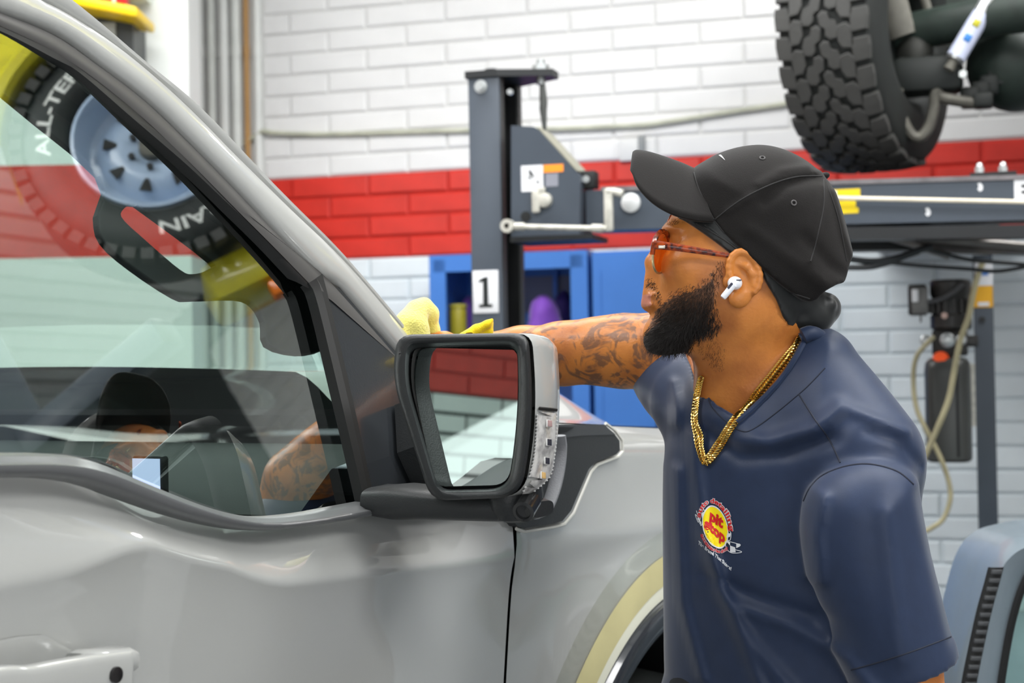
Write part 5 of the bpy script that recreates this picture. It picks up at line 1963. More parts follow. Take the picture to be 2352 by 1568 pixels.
# hand with five fingers closed on the cloth (mostly behind the mirror)
hw = np.array(WR)
HFd = Field(hw + [-.16, -.09, -.10], hw + [.05, .11, .08], .0025)
fd = np.array([-1.0, .25, .08]); fd /= np.linalg.norm(fd)
sd_ = np.array([.24, .93, .05]); sd_ /= np.linalg.norm(sd_)
ud = np.cross(sd_, fd); ud = ud if ud[2] > 0 else -ud
pal = hw + fd * .045
HFd.cap(hw - fd * .03, hw + fd * .01, .027, .024, .01)
HFd.ell(pal, (.050, .041, .016), .015, np.stack([fd, sd_, ud], 1))
for k, (o, L) in enumerate(((-.030, .078), (-.010, .088), (.010, .082), (.029, .064))):
    b0 = hw + fd * .078 + sd_ * o + ud * .004
    j1 = b0 + fd * L * .40 + ud * .010
    j2 = j1 + fd * L * .22 - ud * L * .24
    j3 = j2 - fd * .002 - ud * L * .26
    HFd.chain([b0 - fd * .03, b0, j1, j2, j3], [.011, .0105, .0095, .0085, .0070], .004)
    HFd.ell(b0 + ud * .004, (.010, .010, .008), .006)
tb_ = hw + fd * .020 - sd_ * .030
t1_ = tb_ + fd * .035 - sd_ * .022 + ud * .012
t2_ = t1_ + fd * .032 - sd_ * .002 + ud * .004
HFd.chain([tb_, t1_, t2_], [.016, .0125, .0095], .008)
v3, f3 = HFd.mesh()

# lower body, coarse, covered by trousers; joined into the same body mesh
LFd = Field((.10, 1.95, 0.02), (.72, 2.55, 1.10), .012)
hipc = pc(1790, 1500, 2.22)
LFd.ell((hipc[0], 2.23, 1.0), (.155, .125, .15), .03)
FEET = [(hipc[0] + .03, 2.13), (hipc[0] - .05, 2.33)]
for fx, fy in FEET:
    LFd.chain([(fx, fy, .92), (fx - .01, fy, .50), (fx + .02, fy, .09)], [.088, .058, .042], .03)
    LFd.cap((fx + .02, fy, .06), (fx - .17, fy - .03, .045), .042, .032, .02)
v4, f4 = LFd.mesh()

vs_all = np.concatenate([v1, v2, v3, v4])
fa = np.concatenate([f1, f2 + len(v1), f3 + len(v1) + len(v2), f4 + len(v1) + len(v2) + len(v3)])


def skin_mat(name, tattoo):
    m = mat(name, (203, 128, 60), .38, spec=.45, noise=.25, nscale=18, sss=.12, bump=.12, bscale=260, nrgb=(166, 98, 46))
    if not tattoo: return m
    nt = m.node_tree
    b = nt.nodes['Principled BSDF']
    src = b.inputs['Base Color'].links[0].from_socket
    tc = nt.nodes.new('ShaderNodeTexCoord')
    n = nt.nodes.new('ShaderNodeTexNoise'); n.inputs['Scale'].default_value = 24; n.inputs['Detail'].default_value = 3; n.inputs['Distortion'].default_value = 2.2
    nt.links.new(tc.outputs['Object'], n.inputs['Vector'])
    r = nt.nodes.new('ShaderNodeMapRange'); r.inputs[1].default_value, r.inputs[2].default_value = .49, .58
    r.inputs[4].default_value = .72
    nt.links.new(n.outputs['Fac'], r.inputs[0])
    mx = nt.nodes.new('ShaderNodeMix'); mx.data_type = 'RGBA'
    nt.links.new(r.outputs[0], mx.inputs[0]); nt.links.new(src, mx.inputs[6])
    mx.inputs[7].default_value = lin((84, 66, 58)) + (1,)
    nt.links.new(mx.outputs[2], b.inputs['Base Color'])
    return m


M_skin = skin_mat('brown_skin', False)
M_tat = skin_mat('tattooed_brown_skin', True)
M_stub = mat('stubble_skin', (132, 86, 52), .5, noise=.45, nscale=190, sss=.05, nrgb=(84, 54, 34))
M_lip = mat('pink_brown_lip', (186, 118, 96), .35, noise=.1, sss=.1)
stub_px = [(1632, 628), (1640, 650), (1638, 690), (1632, 730), (1620, 760), (1600, 784), (1560, 812), (1500, 812), (1486, 775), (1500, 742), (1512, 720), (1524, 700), (1546, 682), (1580, 672), (1618, 656), (1640, 634)]
ctr_f = vs_all[fa].mean(1)
mi = np.zeros(len(fa), int)
mi[(ctr_f[:, 0] < pc(1500, 0, 2.38)[0]) & (ctr_f[:, 1] > 2.30) & (ctr_f[:, 2] < P(1400, 700, 2.4).z) & (ctr_f[:, 0] > P(1150, 0, 2.46).x)] = 1
lz0, lz1 = P(1490, 705, DH).z, P(1490, 677, DH).z
mi[(ctr_f[:, 0] < P(1493, 690, DH).x) & (ctr_f[:, 2] > lz0) & (ctr_f[:, 2] < lz1) & (abs(ctr_f[:, 1] - DH) < .026)] = 2
_st = dist_poly(ctr_f[:, 0], ctr_f[:, 2], px2(smooth_path(stub_px, 3, closed=True), 2.085))
mi[(_st > 0) & (mi == 0) & (abs(ctr_f[:, 1] - DH) < .12) & (np.arange(len(fa)) < len(f1))] = 3
person = mk('person', vs_all, fa, None, mats=[M_skin, M_tat, M_lip, M_stub], mi=mi.tolist())
tag(person, 'bearded man in a black cap and navy polo wiping the pickup windscreen', 'person')
BV_P = bvh_of(person)

# trousers and shoes
TF = Field((.06, 1.92, .06), (.76, 2.58, 1.10), .012)
TF.ell((hipc[0], 2.23, 1.0), (.165, .135, .155), .03)
for fx, fy in FEET: TF.chain([(fx, fy, .92), (fx - .01, fy, .50), (fx + .02, fy, .09)], [.10, .075, .065], .03)
v, f = TF.mesh()
mk('trousers', relax(v, f, 1), f, mat('black_work_trousers', (26, 28, 32), .8, noise=.15, nscale=12), person)
for fx, fy in FEET:
    SF = Field((fx - .26, fy - .1, -.002), (fx + .12, fy + .1, .16), .006)
    SF.cap((fx + .03, fy, .05), (fx - .17, fy - .03, .042), .048, .038, .02)
    SF.cap((fx + .02, fy, .05), (fx + .02, fy, .12), .048, .05, .02)
    SF.F = np.maximum(SF.F, -(SF.ax[2][None, None, :] - .004))
    v, f = SF.mesh()
    mk('shoe', v, f, mat('black_shoe', (22, 22, 24), .5), person)

# ------------------------------------------------------------------ polo shirt
ST = Field((P(1470, 900, 2.2).x, 1.84, .93), (hi_b[0] + .06, 2.56, P(1800, 700, 2.2).z), .0045)
shirt_body(ST)
X2, Z2 = ST.plane2()
X2, Z2 = X2 + 0 * Z2, Z2 + 0 * X2
folds = [([(1604, 1000), (1606, 1060), (1618, 1180), (1640, 1300), (1690, 1440), (1740, 1568)], .007, 14),
         ([(1572, 1090), (1572, 1200), (1580, 1400), (1620, 1568)], .006, 12),
         ([(1625, 1230), (1660, 1360), (1720, 1470), (1800, 1568)], .006, 16),
         ([(1700, 1390), (1800, 1420), (1890, 1470), (1940, 1530)], .006, 18),
         ([(1640, 1330), (1740, 1370), (1850, 1400)], -.006, 20),
         ([(1700, 1010), (1760, 1010), (1840, 980), (1900, 930)], .006, 18),
         ([(1640, 1000), (1700, 1050), (1790, 1040), (1880, 1000)], -.005, 16),
         ([(1840, 1120), (1826, 1200), (1835, 1300)], .005, 14),
         ([(1960, 1150), (1975, 1300), (1990, 1450)], .004, 22),
         ([(2050, 1120), (2080, 1250), (2120, 1420)], -.003, 18),
         ([(2040, 985), (1980, 960), (1930, 940)], .004, 12),
         ([(2075, 1060), (2010, 1000), (1950, 985)], -.003, 10),
         ([(1572, 880), (1572, 930), (1570, 980)], .004, 10)]
for pts_, A_, wpx in folds:
    q = dist_line(X2, Z2, px2(pts_, 2.1))
    ST.F -= (1.5 * A_ * np.exp(-(q / mm(wpx)) ** 2))[:, None, :]
# sleeve hem, neck opening
hem = px2([(1400, 700), (2400, 700), (2400, 1450), (2192, 1503), (2100, 1532), (2020, 1556), (1956, 1576), (1930, 1760), (1400, 1760)], 2.0)
near = ST.ax[1][None, :, None] < (2.085 + 0 * X2[:, None, :])
e_h = dist_poly(X2, Z2, hem)
ST.F = np.where(near, np.maximum(ST.F, -e_h[:, None, :]), ST.F)
neck_px = [(1606, 800), (1612, 850), (1624, 900), (1650, 930), (1692, 957), (1735, 925), (1790, 868), (1838, 772), (1868, 742), (1840, 690), (1650, 690)]
e_n = dist_poly(X2, Z2, px2(neck_px, 2.12))
frontm = ST.ax[1][None, :, None] < 2.33
ST.F = np.where(frontm, np.maximum(ST.F, e_n[:, None, :]), ST.F)
ST.ell(pc(1740, 850, DH + .04), (.085, .085, .085), .01, op='d')
# open cuff of the near sleeve
ST.cap(pc(2062, 1440, 2.0), pc(2085, 1640, 2.0), .052, .058, .004, op='d')
v, f = ST.mesh()
v = relax(v, f, 1)
M_shirt = mat('navy_polo_fabric', (36, 49, 75), .5, spec=.35, noise=.10, nscale=40, sheen=.18, bump=.05, bscale=900)
shirt = mk('polo_shirt', v, f, M_shirt, person)
BV_S = bvh_of(shirt)


def surf_line(px_pts, r, name, m, par, off=.0, k=6, bv=None, n=8, flat=1.0, dflt=2.1):
    pts = [on_surf(bv or BV_S, x, y, off, None) for x, y in smooth_path(px_pts, k)]
    pts = [p for p in pts if p is not None]
    # drop points that fell through to something far behind
    keep = [pts[0]]
    for p in pts[1:]:
        if (p - keep[-1]).length < .06: keep.append(p)
    return MB().tube(keep, r, n, flat=flat).build(name, m, par)


M_seam = mat('dark_navy_seam', (22, 28, 44), .7)
surf_line([(1835, 905), (1870, 960), (1905, 1010), (1930, 1062)], .0011, 'shoulder_seam', M_seam, shirt)
surf_line([(1846, 1150), (1862, 1118), (1892, 1090), (1945, 1070), (2000, 1066), (2060, 1082), (2098, 1112)], .0013, 'armhole_seam', M_seam, shirt)
surf_line([(1955, 1538), (2020, 1520), (2100, 1494), (2184, 1462)], .0010, 'hem_stitch', M_seam, shirt)
# collar band: two rolled edges with the band between
colo = [(1900, 800), (1878, 790), (1842, 800), (1800, 866), (1745, 925), (1700, 962), (1690, 970), (1672, 952), (1640, 920), (1620, 880), (1610, 850)]
surf_line([(1850, 782), (1826, 826), (1796, 872), (1745, 926), (1708, 958), (1694, 968)], .0042, 'collar', M_shirt, shirt, off=.0015)
surf_line([(1611, 862), (1622, 905), (1648, 936), (1676, 956), (1690, 966)], .0042, 'collar', M_shirt, shirt, off=.0015)
surf_line([(1895, 845), (1862, 880), (1836, 904), (1780, 950), (1730, 985), (1704, 990), (1668, 968), (1634, 932), (1622, 890)], .0009, 'collar_seam', M_seam, shirt)
# bunched collar at the nape
cb = MB()
cb.tube(smooth_path([P(1838, 775, 2.10), P(1862, 766, 2.10), P(1886, 778, 2.11), P(1902, 798, 2.12), P(1896, 832, 2.12), P(1870, 850, 2.10)], 5), [.006] * 2 + [.011] * 22 + [.008] * 2, 12)
cb.build('collar_fold', M_shirt, shirt)
cb = MB()
cb.tube(smooth_path([P(1842, 748, 2.17), P(1872, 750, 2.18), P(1890, 775, 2.19), P(1905, 800, 2.18)], 5), [.010] * 16, 12)
cb.build('collar_fold', M_shirt, shirt)

# ------------------------------------------------------------------ printed badge on the chest
M_pred = mat('red_print', (206, 24, 32), .5)
M_pyel = mat('yellow_print', (250, 226, 10), .5)
M_pwht = mat('white_print', (222, 224, 228), .5)
M_pdk = mat('navy_print', (36, 40, 62), .5)
bc = on_surf(BV_S, 1645, 1211)
# the badge frame measured in photo pixels: right and down axes of the slanted print
ur, vr = np.array([.62, .36]), np.array([-.16, -1.0])


def bmap(u, v):
    return 1645 + u * .52 + v * .13, 1211 + u * .36 - v * 1.0


def print_flat(vs, fs, name, m, off, par):
    out, keep = [], []
    for p in vs:
        out.append(on_surf(BV_S, p[0], p[1], off))
    fs2 = [q for q in fs if all(out[i] is not None for i in q)]
    ok = {i for q in fs2 for i in q}
    ids = {i: k for k, i in enumerate(sorted(ok))}
    return mk(name, [out[i] for i in sorted(ok)], [tuple(ids[i] for i in q) for q in fs2], m, par, smooth=False)


def disc(cx, cy, a, b, rot, n=48, rings=6, ang0=0, ang1=2 * PI, r0=0.0):
    vs, fs = [], []
    full = abs(ang1 - ang0 - 2 * PI) < 1e-6
    for i in range(rings + 1):
        k = r0 + (1 - r0) * i / rings
        for j in range(n + (0 if full else 1)):
            t = ang0 + (ang1 - ang0) * j / n
            x, y = a * k * math.cos(t), b * k * math.sin(t)
            vs.append((cx + x * math.cos(rot) - y * math.sin(rot), cy + x * math.sin(rot) + y * math.cos(rot)))
    m_ = n if full else n + 1
    for i in range(rings):
        for j in range(n):
            j2 = (j + 1) % m_
            fs.append((i * m_ + j, i * m_ + j2, (i + 1) * m_ + j2, (i + 1) * m_ + j))
    return vs, fs


ROT = math.radians(-14)
badge = print_flat(*disc(1644, 1210, 28.5, 51, ROT, r0=.93, rings=1), 'badge_rim', M_pwht, .0010, shirt)
print_flat(*disc(1644, 1210, 27.5, 49.5, ROT), 'badge_disc', M_pyel, .0009, shirt)


def print_text(txt, cx, cy, ux, uy, vx, vy, size, name, m, off, bold=0.02):
    """straight line of lettering; (ux,uy) px per em along, (vx,vy) px per em up"""
    vs, fs = text_mesh(txt, 1.0, bold)
    q = [(cx + v.x * ux * size + v.y * vx * size, cy + v.x * uy * size + v.y * vy * size) for v in vs]
    return print_flat(q, fs, name, m, off, shirt)


def print_arc(txt, cx, cy, a, b, rot, t0, t1, size, name, m, off, inward=False, bold=.03, hk=1.0):
    vs, fs = text_mesh(txt, 1.0, bold)
    xs = [v.x for v in vs]
    x0, x1 = min(xs), max(xs)
    out = []
    for v in vs:
        f = (v.x - x0) / (x1 - x0)
        t = t0 + (t1 - t0) * f
        g = (v.y - .0) * size * hk
        k = -1 if inward else 1
        nx_, ny_ = math.cos(t), math.sin(t)
        x, y = (a + k * g) * nx_, (b + k * g) * ny_
        out.append((cx + x * math.cos(rot) - y * math.sin(rot), cy + x * math.sin(rot) + y * math.cos(rot)))
    return print_flat(out, fs, name, m, off, shirt)


R_ = math.radians
print_text('pit', 1646, 1192, .86, .52, .12, -1.0, 34, 'badge_lettering', M_pred, .0016, .05)
print_text('stop', 1643, 1219, .80, .60, .12, -1.0, 33, 'badge_lettering', M_pred, .0016, .05)
for nm, m_, off, bd in (('arc_outline', M_pwht, .0008, .085), ('arc_lettering', M_pred, .0014, .025)):
    print_arc('auto detailing', 1644, 1210, 36, 61, ROT, R_(-150), R_(18), 15, nm, m_, off, bold=bd)
    print_arc('accessories shop', 1644, 1210, 33.5, 57.5, ROT, R_(172), R_(62), 11, nm, m_, off, inward=True, bold=bd)
print_text('The Brand That Shines!', 1643, 1276, .74, .60, .18, -1.0, 10.8, 'motto_lettering', M_pwht, .0008, .03)


def poly_print(pts, name, m, off):
    vs = [V((x, y, 0)) for x, y in pts]
    bm = bmesh.new()
    f_ = bm.faces.new([bm.verts.new(p) for p in vs])
    bmesh.ops.triangulate(bm, faces=[f_])
    bm.verts.index_update()
    q = [(p.co.x, p.co.y) for p in bm.verts], [tuple(v.index for v in f.verts) for f in bm.faces]
    bm.free()
    return print_flat(q[0], q[1], name, m, off, shirt)


def line_print(pts, w_, name, m, off):
    vs, fs = [], []
    n = len(pts)
    for i in range(n):
        a, b = pts[max(i - 1, 0)], pts[min(i + 1, n - 1)]
        d = math.hypot(b[0] - a[0], b[1] - a[1]) or 1
        nx_, ny_ = -(b[1] - a[1]) / d, (b[0] - a[0]) / d
        vs += [(pts[i][0] + nx_ * w_, pts[i][1] + ny_ * w_), (pts[i][0] - nx_ * w_, pts[i][1] - ny_ * w_)]
    for i in range(n - 1): fs.append((2 * i, 2 * i + 1, 2 * i + 3, 2 * i + 2))
    return print_flat(vs, fs, name, m, off, shirt)


def bp_(x, y): return 1590 + x / 7.84, 1130 + y / 7.84


# chequered flags either side
for poly in ([(640, 735), (700, 740), (690, 800), (620, 820)], [(640, 870), (690, 890), (690, 960), (635, 900)], [(690, 960), (780, 990), (790, 1080), (690, 1080)], [(800, 920), (860, 925), (868, 960), (800, 1000)],
             [(170, 380), (215, 350), (210, 440), (190, 480)], [(110, 440), (150, 480), (130, 520), (105, 480)], [(150, 500), (175, 540), (165, 600), (140, 560)]):
    poly_print([bp_(*p) for p in poly], 'flag_check', M_pwht, .0010)
for ln in ([(655, 670), (705, 740), (690, 860), (640, 860)], [(690, 890), (800, 920), (870, 940), (860, 970), (800, 1000)], [(600, 880), (620, 1000), (690, 1080), (790, 1095), (890, 1080), (880, 1060), (780, 1030), (690, 960)],
           [(235, 330), (190, 310), (160, 360), (165, 440), (150, 520), (170, 605), (190, 560)], [(85, 330), (110, 400), (140, 480), (120, 540), (65, 400), (110, 440)]):
    line_print(smooth_path([bp_(*p) for p in ln], 4), .75, 'flag_outline', M_pwht, .0010)

# ------------------------------------------------------------------ black cap over a black head wrap
CF = Field((P(1420, 500, DH).x, 2.0, P(1700, 790, DH).z), (P(1985, 500, DH).x, 2.30, P(1700, 310, DH).z), .0032)
cap_px = [(1588, 392), (1620, 368), (1655, 350), (1700, 337), (1750, 333), (1800, 344), (1850, 370), (1893, 408), (1916, 445), (1934, 495), (1948, 550), (1957, 608), (1962, 660), (1960, 740), (1600, 740), (1570, 560), (1572, 440)]
CF.inflate(px2(smooth_path(cap_px, 4, closed=True)), DH, .098, .098, 0)
low_c = px2(smooth_path([(1588, 380), (1592, 410), (1610, 450), (1640, 508), (1678, 552), (1716, 588), (1758, 628), (1802, 662), (1850, 690), (1878, 688), (1892, 670), (1926, 652), (1948, 644), (1962, 604), (1990, 500), (1900, 300), (1600, 300)], 3, closed=True), 2.075)
Xc, Zc = CF.plane2()
Xc, Zc = Xc + 0 * Zc, Zc + 0 * Xc
for pts_, A_, wpx in (([(1840, 395), (1770, 410), (1720, 440)], .004, 10), ([(1850, 420), (1780, 440), (1730, 480)], -.004, 12), ([(1870, 440), (1850, 540), (1830, 610)], .003, 9),
                      ([(1900, 450), (1920, 540), (1950, 610)], .004, 12), ([(1820, 560), (1880, 620), (1920, 640)], -.004, 16), ([(1700, 540), (1780, 600), (1860, 660)], .003, 16), ([(1650, 500), (1760, 430), (1880, 400)], .0025, 7)):
    CF.F -= (A_ * np.exp(-(dist_line(Xc, Zc, px2(pts_)) / mm(wpx)) ** 2))[:, None, :]
CF.clip2(low_c)
v, f = CF.mesh()
M_cap = mat('black_cap_cotton', (30, 28, 27), .8, spec=.2, noise=.15, nscale=10, sheen=.1, bump=.15, bscale=700)
capo = mk('cap', relax(v, f, 1), f, M_cap, person)
BV_C = bvh_of(capo)
# bill: arched shell, two edges drooping either side of its ridge
ridge = smooth_path([(1592, 388), (1560, 374), (1520, 360), (1490, 351), (1464, 347), (1455, 351)], 6)
near_ = smooth_path([(1640, 510), (1594, 506), (1545, 492), (1500, 466), (1466, 430), (1450, 392)], 6)
n_ = len(ridge)
rows = []
for i in range(n_):
    t_ = i / (n_ - 1)
    hw_ = .074 * math.sqrt(max(0, 1 - (t_ * .93) ** 3.2)) + .004
    rp, np_ = ridge[i], near_[i]
    r_ = []
    for u in np.linspace(-1, 1, 25):
        k = abs(u) ** 1.7
        x, y = rp[0] + (np_[0] - rp[0]) * k, rp[1] + (np_[1] - rp[1]) * k
        r_.append(P(x, y, DH + u * hw_))
    rows.append(r_)
bill = MB().grid(rows).build('bill', M_cap, capo)
so = bill.modifiers.new('thick', 'SOLIDIFY'); so.thickness = .004; so.offset = 0
for k in range(3):
    pass
M_st = mat('grey_stitch', (38, 37, 37), .8)
M_eye = mat('eyelet_thread', (84, 82, 82), .8)
for ln in ([(1594, 396), (1604, 430), (1622, 470), (1640, 504)], [(1642, 504), (1700, 460), (1770, 424), (1830, 406), (1888, 404)], [(1892, 412), (1892, 470), (1878, 540), (1862, 600)], [(1640, 506), (1690, 566), (1740, 622), (1800, 664), (1860, 686)], [(1898, 420), (1925, 500), (1945, 600)]):
    surf_line(ln, .0011, 'cap_seam', M_st, capo, bv=BV_C)
for (x, y) in ((1751, 363), (1823, 466)):
    p = on_surf(BV_C, x, y, .0005); q = on_surf(BV_C, x + 6, y, .0005); r2 = on_surf(BV_C, x, y + 6, .0005)
    n1 = (q - p).cross(r2 - p).normalized(); a1 = (q - p).normalized(); b1 = n1.cross(a1)
    MB().tube([p + (a1 * math.cos(t) + b1 * math.sin(t)) * .0032 for t in np.linspace(0, 2 * PI, 18, endpoint=False)], .0011, 6, closed=True).build('eyelet', M_eye, capo)
MB().ball(P(1891, 405, DH - .004), (.0085, .009, .0065), 16, 10, (RT.copy(), FW.copy(), (UP + RT * .5).normalized())).build('cap_button', M_cap, capo)
# the visible tip of the white curved mark on the cap front
mk_px = [(1651, 357), (1656, 356), (1660, 360), (1666, 369), (1659, 363)]
vs_ = [on_surf(BV_C, x, y, .0008) for x, y in mk_px]
if all(p is not None for p in vs_): mk('cap_mark', vs_, [tuple(range(5))], M_pwht, capo, smooth=False)

# head wrap: a shell over the head, cut to the side outline, with its knot behind
DF = Field((P(1530, 500, DH).x, 2.03, P(1700, 790, DH).z), (P(1960, 500, DH).x, 2.27, P(1700, 370, DH).z), .003)
DF.inflate(head2, DH, .078, .088, 0)
DF.F -= .0045
dur_px = [(1562, 496), (1572, 500), (1590, 514), (1640, 554), (1690, 592), (1722, 600), (1744, 616), (1756, 646), (1784, 690), (1816, 745), (1900, 770), (1930, 690), (1900, 640), (1840, 650), (1750, 590), (1690, 520), (1650, 486), (1610, 478), (1580, 484)]
DF.clip2(px2(smooth_path(dur_px, 3, closed=True), 2.08))
DF.chain([pc(1845, 690, DH - .02), pc(1870, 720, DH - .015), pc(1895, 708, DH - .01)], [.030, .028, .022], .006)
DF.chain([pc(1850, 725, DH + .02), pc(1880, 735, DH - .02), pc(1905, 700, DH - .03)], [.018, .012, .010], .004)
DF.cap(pc(1840, 735, DH - .03), pc(1870, 742, DH - .025), .012, .008, .006)
v, f = DF.mesh()
M_wrap = mat('black_satin_wrap', (27, 29, 29), .48, noise=.1, sheen=.3)
wrap_o = mk('head_wrap', relax(v, f, 1), f, M_wrap, person)
BV_W = bvh_of(wrap_o)
for ln in ([(1600, 512), (1660, 548), (1720, 590)], [(1620, 515), (1690, 570), (1745, 620)]):
    surf_line(ln, .0016, 'wrap_fold', M_wrap, wrap_o, bv=BV_W)

# ------------------------------------------------------------------ beard: under-layer coloured dark as shade at the hair roots, and strands
M_hair = mat('black_beard_hair', (30, 25, 22), .55, noise=.3, nscale=60)
beard_px = [(1648, 596), (1668, 600), (1660, 640), (1650, 690), (1652, 720), (1662, 745), (1650, 768), (1632, 776), (1600, 790), (1585, 815), (1540, 822), (1505, 818), (1484, 800), (1478, 775), (1486, 752), (1500, 738), (1508, 720), (1512, 690), (1503, 668), (1492, 660), (1486, 645), (1490, 636), (1502, 644), (1512, 660), (1524, 690), (1540, 668), (1570, 656), (1610, 640), (1634, 615)]
BK = Field((P(1450, 600, DH).x, 2.04, P(1600, 850, DH).z), (P(1690, 600, DH).x, 2.26, P(1600, 570, DH).z), .0026)
BK.inflate(head2, DH, .076, .088, 0)
BK.ell(pc(1520, 782, DH), (.023, .034, .022), .02)
BK.ell(pc(1560, 790, DH), (.03, .04, .018), .02)
BK.F -= .0012
inner_px = [(1598, 716), (1606, 742), (1602, 764), (1590, 778), (1580, 806), (1540, 815), (1508, 811), (1490, 796), (1485, 775), (1494, 757), (1515, 742), (1540, 722), (1590, 706)]
BK.clip2(px2(smooth_path(inner_px, 3, closed=True), 2.10))
v, f = BK.mesh()
under = mk('beard', v, f, mat('beard_shade_layer', (40, 30, 24), .8, noise=.4, nscale=120), person)
BV_B = bvh_of(under)


def hair_on(poly, n, L0, L1, r0, name, par, dirf, curl, bvs, side_d=(-1,), dens=None, m=None):
    """tapered curved strands rooted on the skin inside a side outline, on both cheeks"""
    xs = [p[0] for p in poly]; ys = [p[1] for p in poly]
    mb = MB()
    vs, fs = [], []
    made = 0
    tries = 0
    pa = np.array(poly, float)
    X = rng.uniform(min(xs), max(xs), n * 4); Y = rng.uniform(min(ys), max(ys), n * 4)
    ins = dist_poly(X, Y, [tuple(p) for p in poly])
    for x, y, e in zip(X, Y, ins):
        if e < 0: continue
        if dens and random.random() > dens(x, y, e): continue
        r = ray(x, y).normalized()
        best = None
        for sd2 in side_d:
            org = CAM if sd2 < 0 else CAM + r * 6
            rr = r if sd2 < 0 else -r
            hit = None
            for bv in bvs:
                loc, nrm, _, dist = bv.ray_cast(org, rr)
                if loc is not None and (hit is None or dist < hit[2]): hit = (loc, nrm, dist)
            if hit is None: continue
            loc, nrm, _ = hit
            if nrm.dot(rr) > 0: nrm = -nrm
            L = random.uniform(L0, L1) * (.55 + .45 * min(1, e / 25))
            d0 = (dirf(x, y) + nrm * random.uniform(.25, .8) + V((random.gauss(0, .28), random.gauss(0, .28), random.gauss(0, .28)))).normalized()
            cv = V((random.gauss(0, 1), random.gauss(0, 1), random.gauss(0, 1))).normalized() * curl
            pts = [loc - nrm * .001]
            d = d0
            for k in range(4):
                pts.append(pts[-1] + d * (L / 4))
                d = (d + cv * .5 + V((0, 0, -.12))).normalized()
            sidev = d0.cross(V((CAM - loc))).normalized()
            b = len(vs)
            for k, p in enumerate(pts):
                w_ = r0 * (1 - k / 4.6)
                vs += [p - sidev * w_, p + sidev * w_, p + nrm * w_ * 1.2]
            for k in range(4):
                q = b + 3 * k
                fs += [(q, q + 1, q + 4, q + 3), (q + 1, q + 2, q + 5, q + 4), (q + 2, q, q + 3, q + 5)]
            made += 1
        if made > n: break
    o = mk(name, vs, fs, m or M_hair, par, smooth=True)
    return o


def bdir(x, y): return (RT * -.5 - UP * .75) if x < 1600 else (RT * -.2 - UP * 1.0)


bp2 = smooth_path(beard_px, 3, closed=True)
M_hairb = mat('brown_cheek_hair', (58, 40, 28), .5, noise=.3, nscale=60)
o = hair_on(bp2, 3400, .008, .015, .00028, 'cheek_beard', under, bdir, .55, (BV_P,), (-1, 1), dens=lambda x, y, e: min(1, .08 + e / 40) * (1 if y < 735 else 0), m=M_hairb)
o['kind'] = 'stuff'
o = hair_on(bp2, 5200, .010, .021, .00034, 'beard_hair', under, bdir, .55, (BV_P, BV_B), (-1, 1), dens=lambda x, y, e: min(1, .10 + e / 30) * max(0, min(1, (y - 680) / 80)))
o['kind'] = 'stuff'
must = [(1484, 648), (1494, 636), (1506, 646), (1516, 666), (1522, 690), (1514, 696), (1502, 672), (1490, 662)]
o = hair_on(smooth_path(must, 3, closed=True), 500, .006, .011, .00034, 'moustache', under, lambda x, y: RT * -.1 - UP * 1.0, .4, (BV_P,), (-1, 1))
o['kind'] = 'stuff'
brow = [(1528, 512), (1545, 500), (1575, 500), (1586, 508), (1560, 512), (1540, 522)]
o = hair_on(brow, 260, .006, .010, .00032, 'eyebrow', person, lambda x, y: RT * 1.0 + UP * .3, .3, (BV_P,), (-1, 1))
o['kind'] = 'stuff'
nk = [(1600, 790), (1650, 775), (1668, 800), (1664, 850), (1640, 850), (1610, 820)]
o = hair_on(nk, 260, .004, .008, .00022, 'neck_stubble', under, lambda x, y: RT * -.2 - UP * 1.0, .5, (BV_P,), (-1,))
o['kind'] = 'stuff'
lash = MB()
for k in range(14):
    t_ = k / 13
    a = P(1545 + 30 * t_, 549 + 3 * math.sin(PI * t_), DH - .048 + .012 * (1 - t_))
    lash.tube([a, a - RT * .004 - UP * .003 - FW * .002], [.0005, .0001], 4)
lash.build('eyelash', M_hair, person, kind='stuff')

# ------------------------------------------------------------------ sunglasses
sg = thing('sunglasses', 'orange tinted sunglasses with tortoiseshell temples and gold rims worn by the man', 'sunglasses', P(1525, 570, 2.12))
M_tort = mat('tortoiseshell', (160, 64, 18), .22, spec=.4, coat=.2, noise=.95, nscale=140, nrgb=(40, 14, 18))
M_gold = mat('gold_wire', (206, 186, 140), .25, .8, noise=.1)
M_olens = bpy.data.materials.new('orange_lens')
M_olens = glass_mat('orange_lens', (0.86, 0.26, 0.03), 0.06)


def lens_ring(cpx, cpy, d, ax_px, n=40, rot=0.0):
    """rim ellipse through photo points: cpx..., half width px, half height px, depth half-extent"""
    c = P(cpx, cpy, d)
    hw_, hh, dep, lean = ax_px
    pts = []
    for k in range(n):
        t = 2 * PI * k / n
        u, v_ = math.cos(t), math.sin(t)
        if v_ > .2: u *= 1.05
        pts.append(c + RT * (mm(hw_) * u + mm(lean) * v_) + UP * (mm(hh) * v_) + FW * (dep * -u))
    return c, pts


